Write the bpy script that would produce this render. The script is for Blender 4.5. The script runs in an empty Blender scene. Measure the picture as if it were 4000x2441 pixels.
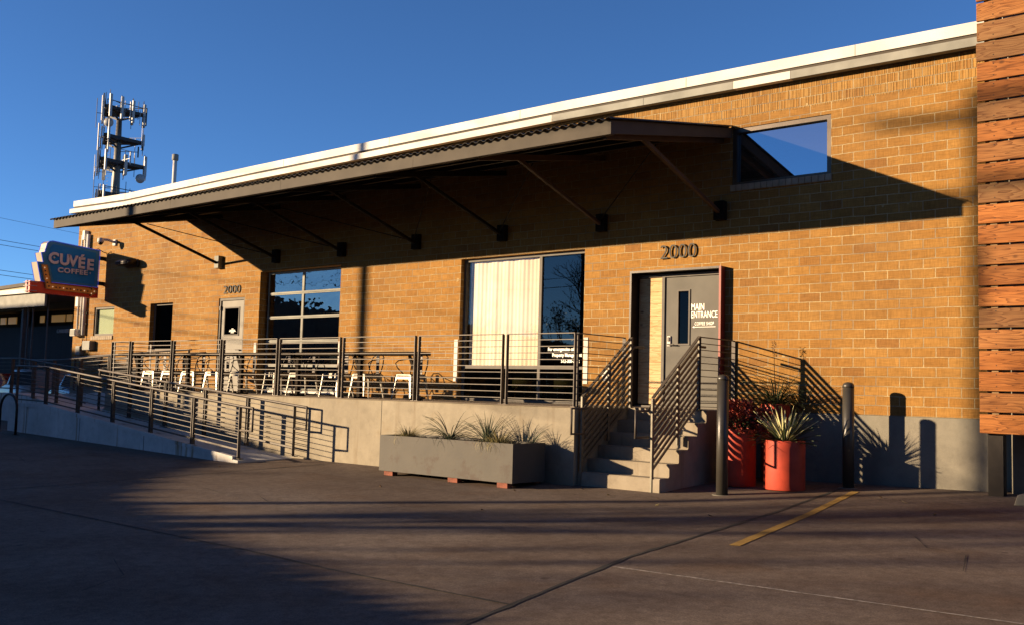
import bpy, bmesh, math, random
from mathutils import Vector, Matrix
random.seed(7)
R=math.radians
scn=bpy.context.scene
# ------------------------------------------------------------ camera, world, sun
cd=bpy.data.cameras.new("camera"); cam=bpy.data.objects.new("camera",cd); scn.collection.objects.link(cam); scn.camera=cam
yaw,pit,rol=R(-39.7313),R(4.4117),R(1.5458)
F=Vector((math.sin(yaw)*math.cos(pit),math.cos(yaw)*math.cos(pit),math.sin(pit)))
Rr=Vector((math.cos(yaw),-math.sin(yaw),0)); U=Rr.cross(F); c_,s_=math.cos(rol),math.sin(rol)
Rv=c_*Rr+s_*U; Uv=-s_*Rr+c_*U
M=Matrix((Rv,Uv,-F)).transposed().to_4x4(); M.translation=Vector((13.55,-14.3082,0.2031)); cam.matrix_world=M
cd.sensor_width=36; cd.lens=18*1.9769; cd.clip_end=3000; cd.clip_start=.05
SUN=Vector((-1.015,-1.0,.265)).normalized()
EL=math.asin(SUN.z)
w=bpy.data.worlds.new("World"); scn.world=w; w.use_nodes=True
nt=w.node_tree; bg=nt.nodes["Background"]
sky=nt.nodes.new("ShaderNodeTexSky"); sky.sky_type='NISHITA'; sky.sun_disc=False
sky.sun_elevation=EL; sky.sun_rotation=math.atan2(SUN.x,SUN.y); sky.air_density=.62; sky.dust_density=0; sky.ozone_density=5.0; sky.altitude=0
nt.links.new(sky.outputs[0],bg.inputs[0]); bg.inputs[1].default_value=.066
sl=bpy.data.lights.new("sun","SUN"); sl.energy=5.0; sl.angle=R(.5); sl.color=(1,.74,.46)
so=bpy.data.objects.new("sun",sl); scn.collection.objects.link(so)
so.rotation_euler=SUN.to_track_quat('Z','Y').to_euler()
scn.view_settings.view_transform='Standard'; scn.view_settings.look='None'; scn.view_settings.exposure=1.5; scn.view_settings.gamma=1
scn.render.resolution_x=1024; scn.render.resolution_y=624
scn.render.engine='CYCLES'; scn.cycles.max_bounces=6; scn.cycles.transparent_max_bounces=12
# ------------------------------------------------------------ helpers
COL=scn.collection
def base_of(p):
    v=Vector((0,0,0))
    while p is not None: v=v+p.location; p=p.parent
    return v
def obj(name,bm,mat,parent=None,smooth=False,label=None,loc=None):
    """link bm as one mesh object; coordinates in bm are world coordinates"""
    me=bpy.data.meshes.new(name)
    bmesh.ops.recalc_face_normals(bm,faces=bm.faces[:])
    if loc is not None: off=Vector(loc)
    else: off=base_of(parent)
    bmesh.ops.translate(bm,verts=bm.verts[:],vec=-off)
    bm.to_mesh(me); bm.free()
    if smooth:
        for p in me.polygons: p.use_smooth=True
    mats=mat if isinstance(mat,(list,tuple)) else [mat]
    for m in mats: me.materials.append(m)
    o=bpy.data.objects.new(name,me); COL.objects.link(o)
    if parent is not None: o.parent=parent; o.location=off-base_of(parent)
    else: o.location=off
    if label: o['label']=label
    return o
def tag(o,label,cat,group=None,kind=None):
    if label: o['label']=label
    if cat: o['category']=cat
    if group: o['group']=group
    if kind: o['kind']=kind
    return o
def thing(name,label,cat,loc=(0,0,0),group=None):
    o=bpy.data.objects.new(name,None); COL.objects.link(o); o.location=loc; o.empty_display_size=.2
    return tag(o,label,cat,group)
def dup(o,parent=None):
    c=o.copy(); COL.objects.link(c)
    if parent is not None: c.parent=parent
    for ch in o.children: dup(ch,c)
    return c
def B(): return bmesh.new()
def box(bm,x0,x1,y0,y1,z0,z1,bev=0):
    vs=[bm.verts.new((x,y,z)) for x in(x0,x1) for y in(y0,y1) for z in(z0,z1)]
    fs=[]
    for f in((0,1,3,2),(4,6,7,5),(0,4,5,1),(2,3,7,6),(0,2,6,4),(1,5,7,3)): fs.append(bm.faces.new([vs[i] for i in f]))
    if bev: bmesh.ops.bevel(bm,geom=list({e for f in fs for e in f.edges}),offset=bev,segments=1,affect='EDGES')
    return vs
def bar(bm,p,q,w,h,up=(0,0,1),ext=0):
    p=Vector(p);q=Vector(q);d=(q-p).normalized(); p=p-d*ext;q=q+d*ext
    up=Vector(up)
    if abs(d.dot(up))>.999: up=Vector((0,1,0))
    s=d.cross(up).normalized(); u=s.cross(d)
    vs=[]
    for c in(p,q):
        for a,b in((-1,-1),(1,-1),(1,1),(-1,1)): vs.append(bm.verts.new(c+s*a*w/2+u*b*h/2))
    for f in((3,2,1,0),(4,5,6,7),(0,1,5,4),(1,2,6,5),(2,3,7,6),(3,0,4,7)): bm.faces.new([vs[i] for i in f])
def tube(bm,pts,r,seg=8,caps=True):
    pts=[Vector(p) for p in pts]; rs=r if isinstance(r,(list,tuple)) else [r]*len(pts)
    rings=[]; prev=None
    for i,p in enumerate(pts):
        if i==0: d=pts[1]-pts[0]
        elif i==len(pts)-1: d=pts[-1]-pts[-2]
        else: d=(pts[i+1]-p).normalized()+(p-pts[i-1]).normalized()
        d.normalize()
        if prev is None:
            a=Vector((0,0,1)) if abs(d.z)<.9 else Vector((1,0,0)); s=d.cross(a).normalized()
        else:
            s=(prev-d*prev.dot(d)).normalized()
        prev=s; t=d.cross(s)
        rings.append([bm.verts.new(p+(s*math.cos(2*math.pi*k/seg)+t*math.sin(2*math.pi*k/seg))*rs[i]) for k in range(seg)])
    for a,b in zip(rings,rings[1:]):
        for k in range(seg): bm.faces.new((a[k],a[(k+1)%seg],b[(k+1)%seg],b[k]))
    if caps: bm.faces.new(rings[0][::-1]); bm.faces.new(rings[-1])
def lathe(bm,c,prof,seg=32):
    cx,cy,cz=c; rings=[]
    for r,z in prof: rings.append([bm.verts.new((cx+r*math.cos(2*math.pi*k/seg),cy+r*math.sin(2*math.pi*k/seg),cz+z)) for k in range(seg)])
    for a,b in zip(rings,rings[1:]):
        for k in range(seg): bm.faces.new((a[k],a[(k+1)%seg],b[(k+1)%seg],b[k]))
    bm.faces.new(rings[0][::-1]); bm.faces.new(rings[-1])
def prism(bm,poly,axis,a0,a1):
    """poly: 2D list in the two remaining axes (in xyz order)"""
    def P(a,u,v): return (a,u,v) if axis=='x' else (u,a,v) if axis=='y' else (u,v,a)
    A=[bm.verts.new(P(a0,*p)) for p in poly]; C=[bm.verts.new(P(a1,*p)) for p in poly]
    bm.faces.new(A); bm.faces.new(C[::-1]); n=len(poly)
    for i in range(n): bm.faces.new((A[i],C[i],C[(i+1)%n],A[(i+1)%n]))
# ---- materials
def rgb(c): return (c[0],c[1],c[2],1)
def mat(name,col,rough=.6,metal=0,var=.12,scale=6,bump=.1,stretch=(1,1,1),spec=.5,col2=None,coat=0,world=False,detail=4,bscale=None):
    m=bpy.data.materials.new(name); m.use_nodes=True; n=m.node_tree.nodes; l=m.node_tree.links; p=n["Principled BSDF"]
    p.inputs["Roughness"].default_value=rough; p.inputs["Metallic"].default_value=metal; p.inputs["Specular IOR Level"].default_value=spec
    if coat: p.inputs["Coat Weight"].default_value=coat
    if world: tc=n.new("ShaderNodeNewGeometry"); src=tc.outputs["Position"]
    else: tc=n.new("ShaderNodeTexCoord"); src=tc.outputs["Object"]
    mp=n.new("ShaderNodeMapping"); mp.inputs["Scale"].default_value=stretch; l.new(src,mp.inputs[0])
    nz=n.new("ShaderNodeTexNoise"); nz.inputs["Scale"].default_value=scale; nz.inputs["Detail"].default_value=detail; l.new(mp.outputs[0],nz.inputs[0])
    mx=n.new("ShaderNodeMix"); mx.data_type='RGBA'
    rmp=n.new("ShaderNodeMapRange"); rmp.inputs[1].default_value=.3; rmp.inputs[2].default_value=.7; l.new(nz.outputs[0],rmp.inputs[0])
    l.new(rmp.outputs[0],mx.inputs[0])
    c2=col2 or tuple(min(1,c*(1+var)) for c in col)
    c1=col if col2 else tuple(c*(1-var) for c in col)
    mx.inputs[6].default_value=rgb(c1); mx.inputs[7].default_value=rgb(c2); l.new(mx.outputs[2],p.inputs["Base Color"])
    if bump:
        n2=n.new("ShaderNodeTexNoise"); n2.inputs["Scale"].default_value=bscale or scale*8; n2.inputs["Detail"].default_value=3; l.new(mp.outputs[0],n2.inputs[0])
        bp=n.new("ShaderNodeBump"); bp.inputs["Strength"].default_value=bump; bp.inputs["Distance"].default_value=.02; l.new(n2.outputs[0],bp.inputs["Height"]); l.new(bp.outputs[0],p.inputs["Normal"])
    return m
def nodes(m): return m.node_tree.nodes,m.node_tree.links,m.node_tree.nodes["Principled BSDF"]
def math_(n,l,op,a,b=None,c=None):
    x=n.new("ShaderNodeMath"); x.operation=op
    for i,v in enumerate((a,b,c)):
        if v is None: continue
        if isinstance(v,(int,float)): x.inputs[i].default_value=v
        else: l.new(v,x.inputs[i])
    return x.outputs[0]
def mixc(n,l,f,a,b,mode='MIX'):
    x=n.new("ShaderNodeMix"); x.data_type='RGBA'; x.blend_type=mode
    for i,v in((0,f),(6,a),(7,b)):
        if isinstance(v,(int,float)): x.inputs[i].default_value=v
        elif isinstance(v,tuple): x.inputs[i].default_value=rgb(v)
        else: l.new(v,x.inputs[i])
    return x.outputs[2]
def noise(n,l,src,scale,detail=4,rough=.55,st=None):
    if st:
        mp=n.new("ShaderNodeMapping"); mp.inputs["Scale"].default_value=st; l.new(src,mp.inputs[0]); src=mp.outputs[0]
    x=n.new("ShaderNodeTexNoise"); x.inputs["Scale"].default_value=scale; x.inputs["Detail"].default_value=detail; x.inputs["Roughness"].default_value=rough; l.new(src,x.inputs[0]); return x.outputs[0]
def ramp(n,l,f,a,b):
    x=n.new("ShaderNodeMapRange"); x.inputs[1].default_value=a; x.inputs[2].default_value=b; l.new(f,x.inputs[0]); return x.outputs[0]
ROW=.1355; BRW=.328
def brick_mat():
    m=bpy.data.materials.new("tan_brick"); m.use_nodes=True; n,l,p=nodes(m)
    g=n.new("ShaderNodeNewGeometry"); sx=n.new("ShaderNodeSeparateXYZ"); l.new(g.outputs["Position"],sx.inputs[0])
    X=math_(n,l,'ADD',math_(n,l,'ADD',sx.outputs[0],sx.outputs[1]),BRW*100-(7.551%BRW)+BRW/2)
    Z=math_(n,l,'ADD',sx.outputs[2],ROW*20)
    # slightly wavy courses
    wob=noise(n,l,g.outputs["Position"],1.7,2)
    Z=math_(n,l,'ADD',Z,math_(n,l,'MULTIPLY',math_(n,l,'SUBTRACT',wob,.5),.03))
    Z=math_(n,l,'ADD',Z,math_(n,l,'MULTIPLY',math_(n,l,'SUBTRACT',noise(n,l,g.outputs['Position'],14,2),.5),.007)); X=math_(n,l,'ADD',X,math_(n,l,'MULTIPLY',math_(n,l,'SUBTRACT',noise(n,l,g.outputs['Position'],11,2),.5),.012))
    cb=n.new("ShaderNodeCombineXYZ"); l.new(X,cb.inputs[0]); l.new(Z,cb.inputs[1])
    def bt(c1,c2,mo,size=.0065,sm=.12):
        b=n.new("ShaderNodeTexBrick"); b.offset=.5; b.inputs["Scale"].default_value=1; b.inputs["Brick Width"].default_value=BRW; b.inputs["Row Height"].default_value=ROW
        b.inputs["Mortar Size"].default_value=size*1.0; b.inputs["Mortar Smooth"].default_value=sm; b.inputs["Bias"].default_value=0
        b.inputs["Color1"].default_value=rgb(c1); b.inputs["Color2"].default_value=rgb(c2); b.inputs["Mortar"].default_value=rgb(mo)
        l.new(cb.outputs[0],b.inputs[0]); return b
    rnd=bt((0,0,0),(1,1,1),(.5,.5,.5)); tint=rnd.outputs[0]; fac=rnd.outputs[1]
    tn=noise(n,l,g.outputs['Position'],3.1,3,.5)
    col=mixc(n,l,math_(n,l,'ADD',math_(n,l,'MULTIPLY',tint,.6),math_(n,l,'MULTIPLY',ramp(n,l,tn,.3,.7),.4)),(.48,.228,.052),(.62,.33,.088))
    # odd browner, pinkish bricks
    dark=ramp(n,l,tint,.07,.0); col=mixc(n,l,math_(n,l,'MULTIPLY',dark,.42),col,(.33,.15,.06))
    pos=g.outputs["Position"]
    # combed surface: fine horizontal + vertical scratches
    sc1=noise(n,l,pos,1,4,.65,(5,5,62)); sc2=noise(n,l,pos,1,4,.65,(55,55,6))
    scr=math_(n,l,'ADD',sc1,sc2)
    col=mixc(n,l,.75,col,mixc(n,l,ramp(n,l,scr,.75,1.3),(.60,.58,.54),(1.34,1.37,1.45)),'MULTIPLY')
    st=noise(n,l,pos,.55,5,.6); col=mixc(n,l,math_(n,l,'MULTIPLY',ramp(n,l,st,.46,.72),.5),col,(.26,.145,.06))
    st2=noise(n,l,pos,1.0,4,.6,(.5,.5,2.3)); col=mixc(n,l,math_(n,l,'MULTIPLY',ramp(n,l,st2,.56,.8),.4),col,(.60,.36,.14))
    # fluted top rows
    Zr=sx.outputs[2]
    top=math_(n,l,'GREATER_THAN',Zr,34*ROW-.03)
    rowi=math_(n,l,'FLOOR',math_(n,l,'DIVIDE',Z,ROW)); cfl=n.new("ShaderNodeCombineXYZ"); l.new(math_(n,l,'MULTIPLY',X,48),cfl.inputs[0]); l.new(math_(n,l,'MULTIPLY',rowi,7.3),cfl.inputs[1])
    fl=noise(n,l,cfl.outputs[0],1,1.5,.6); flr=ramp(n,l,fl,.44,.58)
    col=mixc(n,l,math_(n,l,'MULTIPLY',top,math_(n,l,'MULTIPLY',flr,.42)),col,(.72,.46,.17))
    # chipped pale patches
    ch=noise(n,l,pos,5.5,2,.5); chm=ramp(n,l,ch,.745,.765); col=mixc(n,l,chm,col,(.72,.52,.25))
    mort=mixc(n,l,ramp(n,l,noise(n,l,pos,1.6,3),.42,.62),(.86,.66,.34),(.38,.29,.20))
    mort=mixc(n,l,ramp(n,l,noise(n,l,pos,25,3),.35,.7),mort,(.5,.38,.24))
    col=mixc(n,l,fac,col,mort)
    l.new(col,p.inputs["Base Color"]); p.inputs["Roughness"].default_value=.85; p.inputs["Specular IOR Level"].default_value=.15
    hgt=math_(n,l,'SUBTRACT',math_(n,l,'MULTIPLY',scr,.22),math_(n,l,'MULTIPLY',fac,1.0))
    hgt=math_(n,l,'ADD',hgt,math_(n,l,'MULTIPLY',top,math_(n,l,'MULTIPLY',flr,.9)))
    hgt=math_(n,l,'ADD',hgt,math_(n,l,'MULTIPLY',tint,.35))
    hgt=math_(n,l,'ADD',hgt,math_(n,l,'MULTIPLY',noise(n,l,pos,55,3),.5))
    bp=n.new("ShaderNodeBump"); bp.inputs["Strength"].default_value=.9; bp.inputs["Distance"].default_value=.008; l.new(hgt,bp.inputs["Height"]); l.new(bp.outputs[0],p.inputs["Normal"])
    return m
def concrete_mat(name,c1,c2,stain=(.2,.15,.1),amt=.5,drips=0):
    m=bpy.data.materials.new(name); m.use_nodes=True; n,l,p=nodes(m); g=n.new("ShaderNodeNewGeometry"); pos=g.outputs["Position"]
    a=noise(n,l,pos,1.1,6,.6); col=mixc(n,l,ramp(n,l,a,.35,.65),c1,c2)
    b=noise(n,l,pos,7,5,.65); col=mixc(n,l,math_(n,l,'MULTIPLY',ramp(n,l,b,.45,.75),.35),col,tuple(x*.6 for x in c1))
    s=noise(n,l,pos,2.3,4,.6); col=mixc(n,l,math_(n,l,'MULTIPLY',ramp(n,l,s,.58,.78),amt),col,stain)
    if drips:
        d=noise(n,l,pos,1,3,.6,(5,5,.35)); col=mixc(n,l,math_(n,l,'MULTIPLY',ramp(n,l,d,.6,.72),drips),col,(.22,.13,.05))
    f=noise(n,l,pos,60,4,.7); col=mixc(n,l,.35,col,mixc(n,l,f,(.6,.6,.6),(1.3,1.3,1.3)),'MULTIPLY')
    l.new(col,p.inputs["Base Color"]); p.inputs["Roughness"].default_value=.9; p.inputs["Specular IOR Level"].default_value=.2
    bp=n.new("ShaderNodeBump"); bp.inputs["Strength"].default_value=.35; bp.inputs["Distance"].default_value=.006
    l.new(math_(n,l,'ADD',f,b),bp.inputs["Height"]); l.new(bp.outputs[0],p.inputs["Normal"]); return m
def ground_mat():
    m=bpy.data.materials.new("worn_pavement"); m.use_nodes=True; n,l,p=nodes(m); g=n.new("ShaderNodeNewGeometry"); pos=g.outputs["Position"]
    a=noise(n,l,pos,.35,6,.6); col=mixc(n,l,ramp(n,l,a,.35,.65),(.18,.137,.112),(.265,.213,.178))
    b=noise(n,l,pos,1.6,6,.65); col=mixc(n,l,math_(n,l,'MULTIPLY',ramp(n,l,b,.42,.72),.55),col,(.12,.082,.066))
    s=noise(n,l,pos,.8,3,.5); col=mixc(n,l,math_(n,l,'MULTIPLY',ramp(n,l,s,.56,.72),.45),col,(.20,.125,.08))
    t=noise(n,l,pos,.22,3,.5,(1,3,1)); col=mixc(n,l,math_(n,l,'MULTIPLY',ramp(n,l,t,.5,.7),.3),col,(.27,.24,.22))
    f=noise(n,l,pos,70,5,.85); col=mixc(n,l,.9,col,mixc(n,l,ramp(n,l,f,.34,.66),(.5,.5,.5),(1.5,1.47,1.42)),'MULTIPLY')
    f2=noise(n,l,pos,9,5,.8); col=mixc(n,l,.8,col,mixc(n,l,ramp(n,l,f2,.35,.65),(.72,.70,.68),(1.25,1.25,1.24)),'MULTIPLY')
    v=n.new("ShaderNodeTexVoronoi"); v.inputs["Scale"].default_value=1.3; l.new(pos,v.inputs[0])
    spot=ramp(n,l,v.outputs[0],.055,.03); col=mixc(n,l,math_(n,l,'MULTIPLY',spot,.6),col,(.06,.04,.035))
    l.new(col,p.inputs["Base Color"]); p.inputs["Roughness"].default_value=.92; p.inputs["Specular IOR Level"].default_value=.12
    bp=n.new("ShaderNodeBump"); bp.inputs["Strength"].default_value=.5; bp.inputs["Distance"].default_value=.004
    l.new(math_(n,l,'ADD',math_(n,l,'MULTIPLY',b,3),f),bp.inputs["Height"]); l.new(bp.outputs[0],p.inputs["Normal"]); return m
def wood_mat(name,c1,c2,grain=(.13,.035,.008),seed=0,knots=True):
    m=bpy.data.materials.new(name); m.use_nodes=True; n,l,p=nodes(m); tc=n.new("ShaderNodeTexCoord"); pos=tc.outputs["Object"]
    oi=n.new("ShaderNodeObjectInfo"); ofs=n.new("ShaderNodeVectorMath"); ofs.operation='ADD'; l.new(pos,ofs.inputs[0])
    cb=n.new("ShaderNodeCombineXYZ"); r_=math_(n,l,'MULTIPLY',oi.outputs["Random"],37.0); l.new(r_,cb.inputs[0]); l.new(r_,cb.inputs[2]); l.new(cb.outputs[0],ofs.inputs[1]); pos=ofs.outputs[0]
    k=noise(n,l,pos,1,2.5,.45,(1.1,1.1,8.5)); wv=math_(n,l,'MULTIPLY',k,11); wv=math_(n,l,'FRACT',wv)
    gr=ramp(n,l,wv,.0,1.0); fine=noise(n,l,pos,1,4,.65,(3,3,75))
    col=mixc(n,l,ramp(n,l,noise(n,l,pos,1,4,.6,(.9,.9,3)),.3,.7),c1,c2)
    col=mixc(n,l,math_(n,l,'MULTIPLY',math_(n,l,'POWER',gr,2.6),.8),col,grain)
    col=mixc(n,l,.7,col,mixc(n,l,ramp(n,l,fine,.3,.7),(.72,.68,.62),(1.2,1.22,1.25)),'MULTIPLY')
    v=n.new("ShaderNodeTexVoronoi"); v.inputs["Scale"].default_value=2.1; mp=n.new("ShaderNodeMapping"); mp.inputs["Scale"].default_value=(1,1,1.6); l.new(pos,mp.inputs[0]); l.new(mp.outputs[0],v.inputs[0])
    col=mixc(n,l,math_(n,l,'MULTIPLY',ramp(n,l,v.outputs[0],.10,.04),.75),col,(.10,.035,.012))
    hs=n.new("ShaderNodeHueSaturation"); l.new(col,hs.inputs["Color"]); l.new(math_(n,l,'ADD',math_(n,l,'MULTIPLY',oi.outputs["Random"],.45),.78),hs.inputs["Value"])
    hs.inputs["Saturation"].default_value=1.0
    l.new(hs.outputs[0],p.inputs["Base Color"]); p.inputs["Roughness"].default_value=.75; p.inputs["Specular IOR Level"].default_value=.2
    bp=n.new("ShaderNodeBump"); bp.inputs["Strength"].default_value=.4; bp.inputs["Distance"].default_value=.004; l.new(math_(n,l,'ADD',fine,gr),bp.inputs["Height"]); l.new(bp.outputs[0],p.inputs["Normal"]); return m
def glass_mat(name,tint=(.5,.55,.52),c=.06,k=1.0,bump=0,gl=(1,1,1)):
    m=bpy.data.materials.new(name); m.use_nodes=True; n=m.node_tree.nodes; l=m.node_tree.links; n.remove(n["Principled BSDF"]); out=n["Material Output"]
    t=n.new("ShaderNodeBsdfTransparent"); t.inputs[0].default_value=rgb(tint); gs=n.new("ShaderNodeBsdfGlossy"); gs.inputs["Roughness"].default_value=.01; gs.inputs["Color"].default_value=rgb(gl)
    fr=n.new("ShaderNodeLayerWeight"); fr.inputs[0].default_value=.5; mx=n.new("ShaderNodeMixShader")
    f=math_(n,l,'MINIMUM',math_(n,l,'ADD',math_(n,l,'MULTIPLY',math_(n,l,'POWER',fr.outputs[1],4.0),k),c),1.0)
    l.new(f,mx.inputs[0]); l.new(t.outputs[0],mx.inputs[1]); l.new(gs.outputs[0],mx.inputs[2]); l.new(mx.outputs[0],out.inputs[0])
    if bump:
        tc=n.new("ShaderNodeTexCoord"); x=noise(n,l,tc.outputs["Object"],2.6,2,.5); bp=n.new("ShaderNodeBump"); bp.inputs["Strength"].default_value=bump; bp.inputs["Distance"].default_value=.06; l.new(x,bp.inputs["Height"]); l.new(bp.outputs[0],gs.inputs["Normal"])
    return m
def emis(name,col,s):
    m=bpy.data.materials.new(name); m.use_nodes=True; p=m.node_tree.nodes["Principled BSDF"]; p.inputs["Base Color"].default_value=rgb(col); p.inputs["Emission Color"].default_value=rgb(col); p.inputs["Emission Strength"].default_value=s; p.inputs["Roughness"].default_value=.3; return m
BRICK=brick_mat()
SILLB=mat("pale_brick_sill",(.60,.48,.33),.85,0,.2,9,.4)
CONC=concrete_mat("cast_concrete",(.44,.385,.29),(.60,.53,.40),(.36,.27,.16),.5,.3)
CONCW=concrete_mat("grey_base_concrete",(.36,.34,.28),(.46,.42,.34),(.2,.18,.15),.4)
CONCR=concrete_mat("ramp_concrete",(.42,.41,.38),(.56,.54,.50),(.25,.18,.1),.4,.95)
CONCS=concrete_mat("step_concrete",(.46,.39,.29),(.62,.54,.42),(.20,.15,.11),.65,.4)
DECKM=concrete_mat("deck_floor",(.34,.27,.20),(.40,.33,.25),(.22,.16,.1),.4)
GROUND=ground_mat()
JOINT=mat("joint_filler",(.02,.017,.015),.9,0,.5,30,.3); JOINTP=mat("pale_joint",(.16,.14,.12),.9,0,.6,22,.3)
YEL=mat("worn_yellow_paint",(.42,.24,.035),.8,0,.3,8,.3,col2=(.60,.36,.06)); 
STEEL=mat("brown_black_steel",(.045,.036,.03),.42,.55,.25,9,.06,spec=.5)
RAILM=mat("weathered_rail_steel",(.13,.105,.082),.6,.15,.25,12,.06)
SLATM=mat("stair_rail_steel",(.30,.27,.20),.5,.25,.2,12,.06)
BOLL=mat("bollard_paint",(.17,.155,.13),.38,0,.1,5,.03)
CANOPY=mat("canopy_fascia_metal",(.19,.16,.125),.75,0,.18,2.5,.04,world=True,spec=.2)
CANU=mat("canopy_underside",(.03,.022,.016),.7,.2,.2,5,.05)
ALU=mat("aluminium_frame",(.36,.33,.29),.7,0,.12,6,.02,spec=.25)
WHM=mat("white_metal",(.70,.67,.61),.75,0,.14,1.6,.03,world=True)
GUTM=mat("weathered_gutter",(.50,.50,.44),.75,0,.2,2.5,.04,world=True,spec=.25)
WHITE=mat("white_letter",(.85,.83,.76),.5,0,.04,5,0)
NUMM=mat("numeral_metal",(.15,.14,.12),.8,0,.15,20,.04)
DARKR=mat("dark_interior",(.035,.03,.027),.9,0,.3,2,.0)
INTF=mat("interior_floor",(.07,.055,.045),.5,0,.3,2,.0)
DOORG=mat("grey_door_paint",(.30,.285,.25),.7,0,.16,2.2,.02,spec=.25)
DOORW=mat("pale_door_paint",(.50,.47,.40),.75,0,.1,3,.02)
REDST=mat("dark_red_steel",(.20,.028,.016),.5,.1,.2,6,.05)
WOODD=wood_mat("pine_door_panel",(.80,.60,.34),(.74,.50,.25),(.58,.30,.12))
WOODS=[wood_mat("cedar_board_orange",(.52,.165,.035),(.62,.25,.07)),wood_mat("cedar_board_grey_brown",(.30,.165,.07),(.44,.21,.08)),wood_mat("cedar_board_pale",(.56,.26,.09),(.50,.19,.05))]
GLD=glass_mat("dark_glass",(.42,.46,.44),.05,1.0); GLK=glass_mat("black_glass",(.1,.1,.1),.012,.5); GLW=glass_mat("wavy_garage_glass",(.35,.38,.38),.20,1.2,.08,(.9,.88,.84)); GLB=glass_mat("blue_mirror_window",(.15,.2,.25),.50,1.0,0,(.62,.74,.84))
_n=GLB.node_tree.nodes; _l=GLB.node_tree.links; _o=_n["Material Output"]; _s=_o.inputs[0].links[0].from_socket; _d=_n.new("ShaderNodeBsdfDiffuse"); _d.inputs[0].default_value=(.55,.5,.42,1); _m=_n.new("ShaderNodeMixShader"); _m.inputs[0].default_value=.035; _l.new(_s,_m.inputs[1]); _l.new(_d.outputs[0],_m.inputs[2]); _l.new(_m.outputs[0],_o.inputs[0])
GLS=glass_mat("shop_window_glass",(.92,.93,.92),.035,.8)
CURT=mat("curtain_cloth",(.86,.80,.70),.9,0,.12,1.1,.03,col2=(.70,.56,.42))
POTR=mat("red_glazed_pot",(.54,.066,.032),.62,0,.22,5,.06,spec=.3)
SOIL=mat("potting_soil",(.035,.022,.014),.95,0,.4,25,.8)
PLANTS_=mat("raw_steel_planter",(.235,.215,.18),.75,0,.2,3,.08,col2=(.30,.27,.22),world=True)
BRKR=mat("red_brick",(.45,.14,.08),.9,0,.3,14,.4)
# ------------------------------------------------------------ ground
def g(x,y):
    z=-1.0+.05*max(min(y,0),-3)+.03*max(min(0,y+3),-24)
    if x>7: z+=.02*(min(x,14)-7)
    if x<-2: z+=-.02*(max(x,-14)+2)
    if x<-16: z-=.045*min(-16-x,26)
    return z
bm=B(); xs=[-700,-300,-120,-60,-40,-30,-22]+[-18+i*.75 for i in range(52)]+[24,30,45,80,200,500]; ys=[-500,-200,-90,-60,-45,-36,-30]+[-27+i*.75 for i in range(38)]+[2,6,12,25,50,120,300,900]
gv=[[bm.verts.new((x,y,g(x,y)-(0.02 if y>.5 else 0))) for y in ys] for x in xs]
for i in range(len(xs)-1):
    for j in range(len(ys)-1): bm.faces.new((gv[i][j],gv[i+1][j],gv[i+1][j+1],gv[i][j+1]))
tag(obj("ground",bm,GROUND,smooth=True),"worn brown concrete pavement of the parking lot",None,kind="structure")
def strip(name,pts,w,m,lift=.004,jit=0.0):
    bm=B(); prev=None; P=[]
    for a,b in zip(pts,pts[1:]):
        a=Vector(a);b=Vector(b);k=max(2,int((b-a).length/.12))
        for i in range(k): P.append(a+(b-a)*i/k)
    P.append(Vector(pts[-1])); 
    for i,p in enumerate(P):
        d=(P[min(i+1,len(P)-1)]-P[max(i-1,0)]).normalized(); s=Vector((-d.y,d.x))
        ww=w*(1+jit*random.uniform(-1,1))/2; o=s*random.uniform(-1,1)*w*jit*.3
        q=[bm.verts.new((v.x,v.y,g(v.x,v.y)+lift)) for v in(p+s*ww+o,p-s*ww+o)]
        if prev: bm.faces.new((prev[0],prev[1],q[1],q[0]))
        prev=q
    return obj(name,bm,m)
for nm,pts,w,m,j in(("expansion_joint",[(8.12,-.2),(8.14,-.9),(8.6,-6.66),(9.12,-9.4),(9.5,-12.5)],.05,JOINT,.3),
    ("expansion_joint",[(-16,-8.5),(.57,-8.54),(5.75,-8.58),(9.0,-8.75)],.032,JOINT,.4),
    ("expansion_joint",[(8.75,-7.12),(11.9,-7.2),(18,-7.3)],.028,JOINTP,.4),
    ("expansion_joint",[(-.12,-2.5),(-.45,-8.3),(-.7,-13)],.028,JOINT,.4)):
    tag(strip(nm,pts,w,m,.004,j),None,None,kind="structure")
for pts,w in (([(1.2,-6.1),(2.0,-6.3),(2.6,-6.15),(3.3,-6.5),(3.9,-6.4)],.008),([(10.2,-4.0),(10.5,-4.6),(10.9,-4.8),(11.1,-5.6)],.008),([(5.2,-9.6),(5.9,-9.9),(6.2,-10.4)],.008),([(-4.5,-6.0),(-3.6,-6.3),(-2.2,-6.1)],.009)):
    tag(strip("pavement_crack",pts,w,JOINT,.0042,.8),None,None,kind="structure")
# paint worn through at places: broken pieces
bmy=strip("parking_stripe",[(8.40,-.85),(9.05,-5.55)],.105,YEL,.0045,.06)
tag(bmy,"worn yellow parking line painted on the pavement",None,kind="structure")
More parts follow.
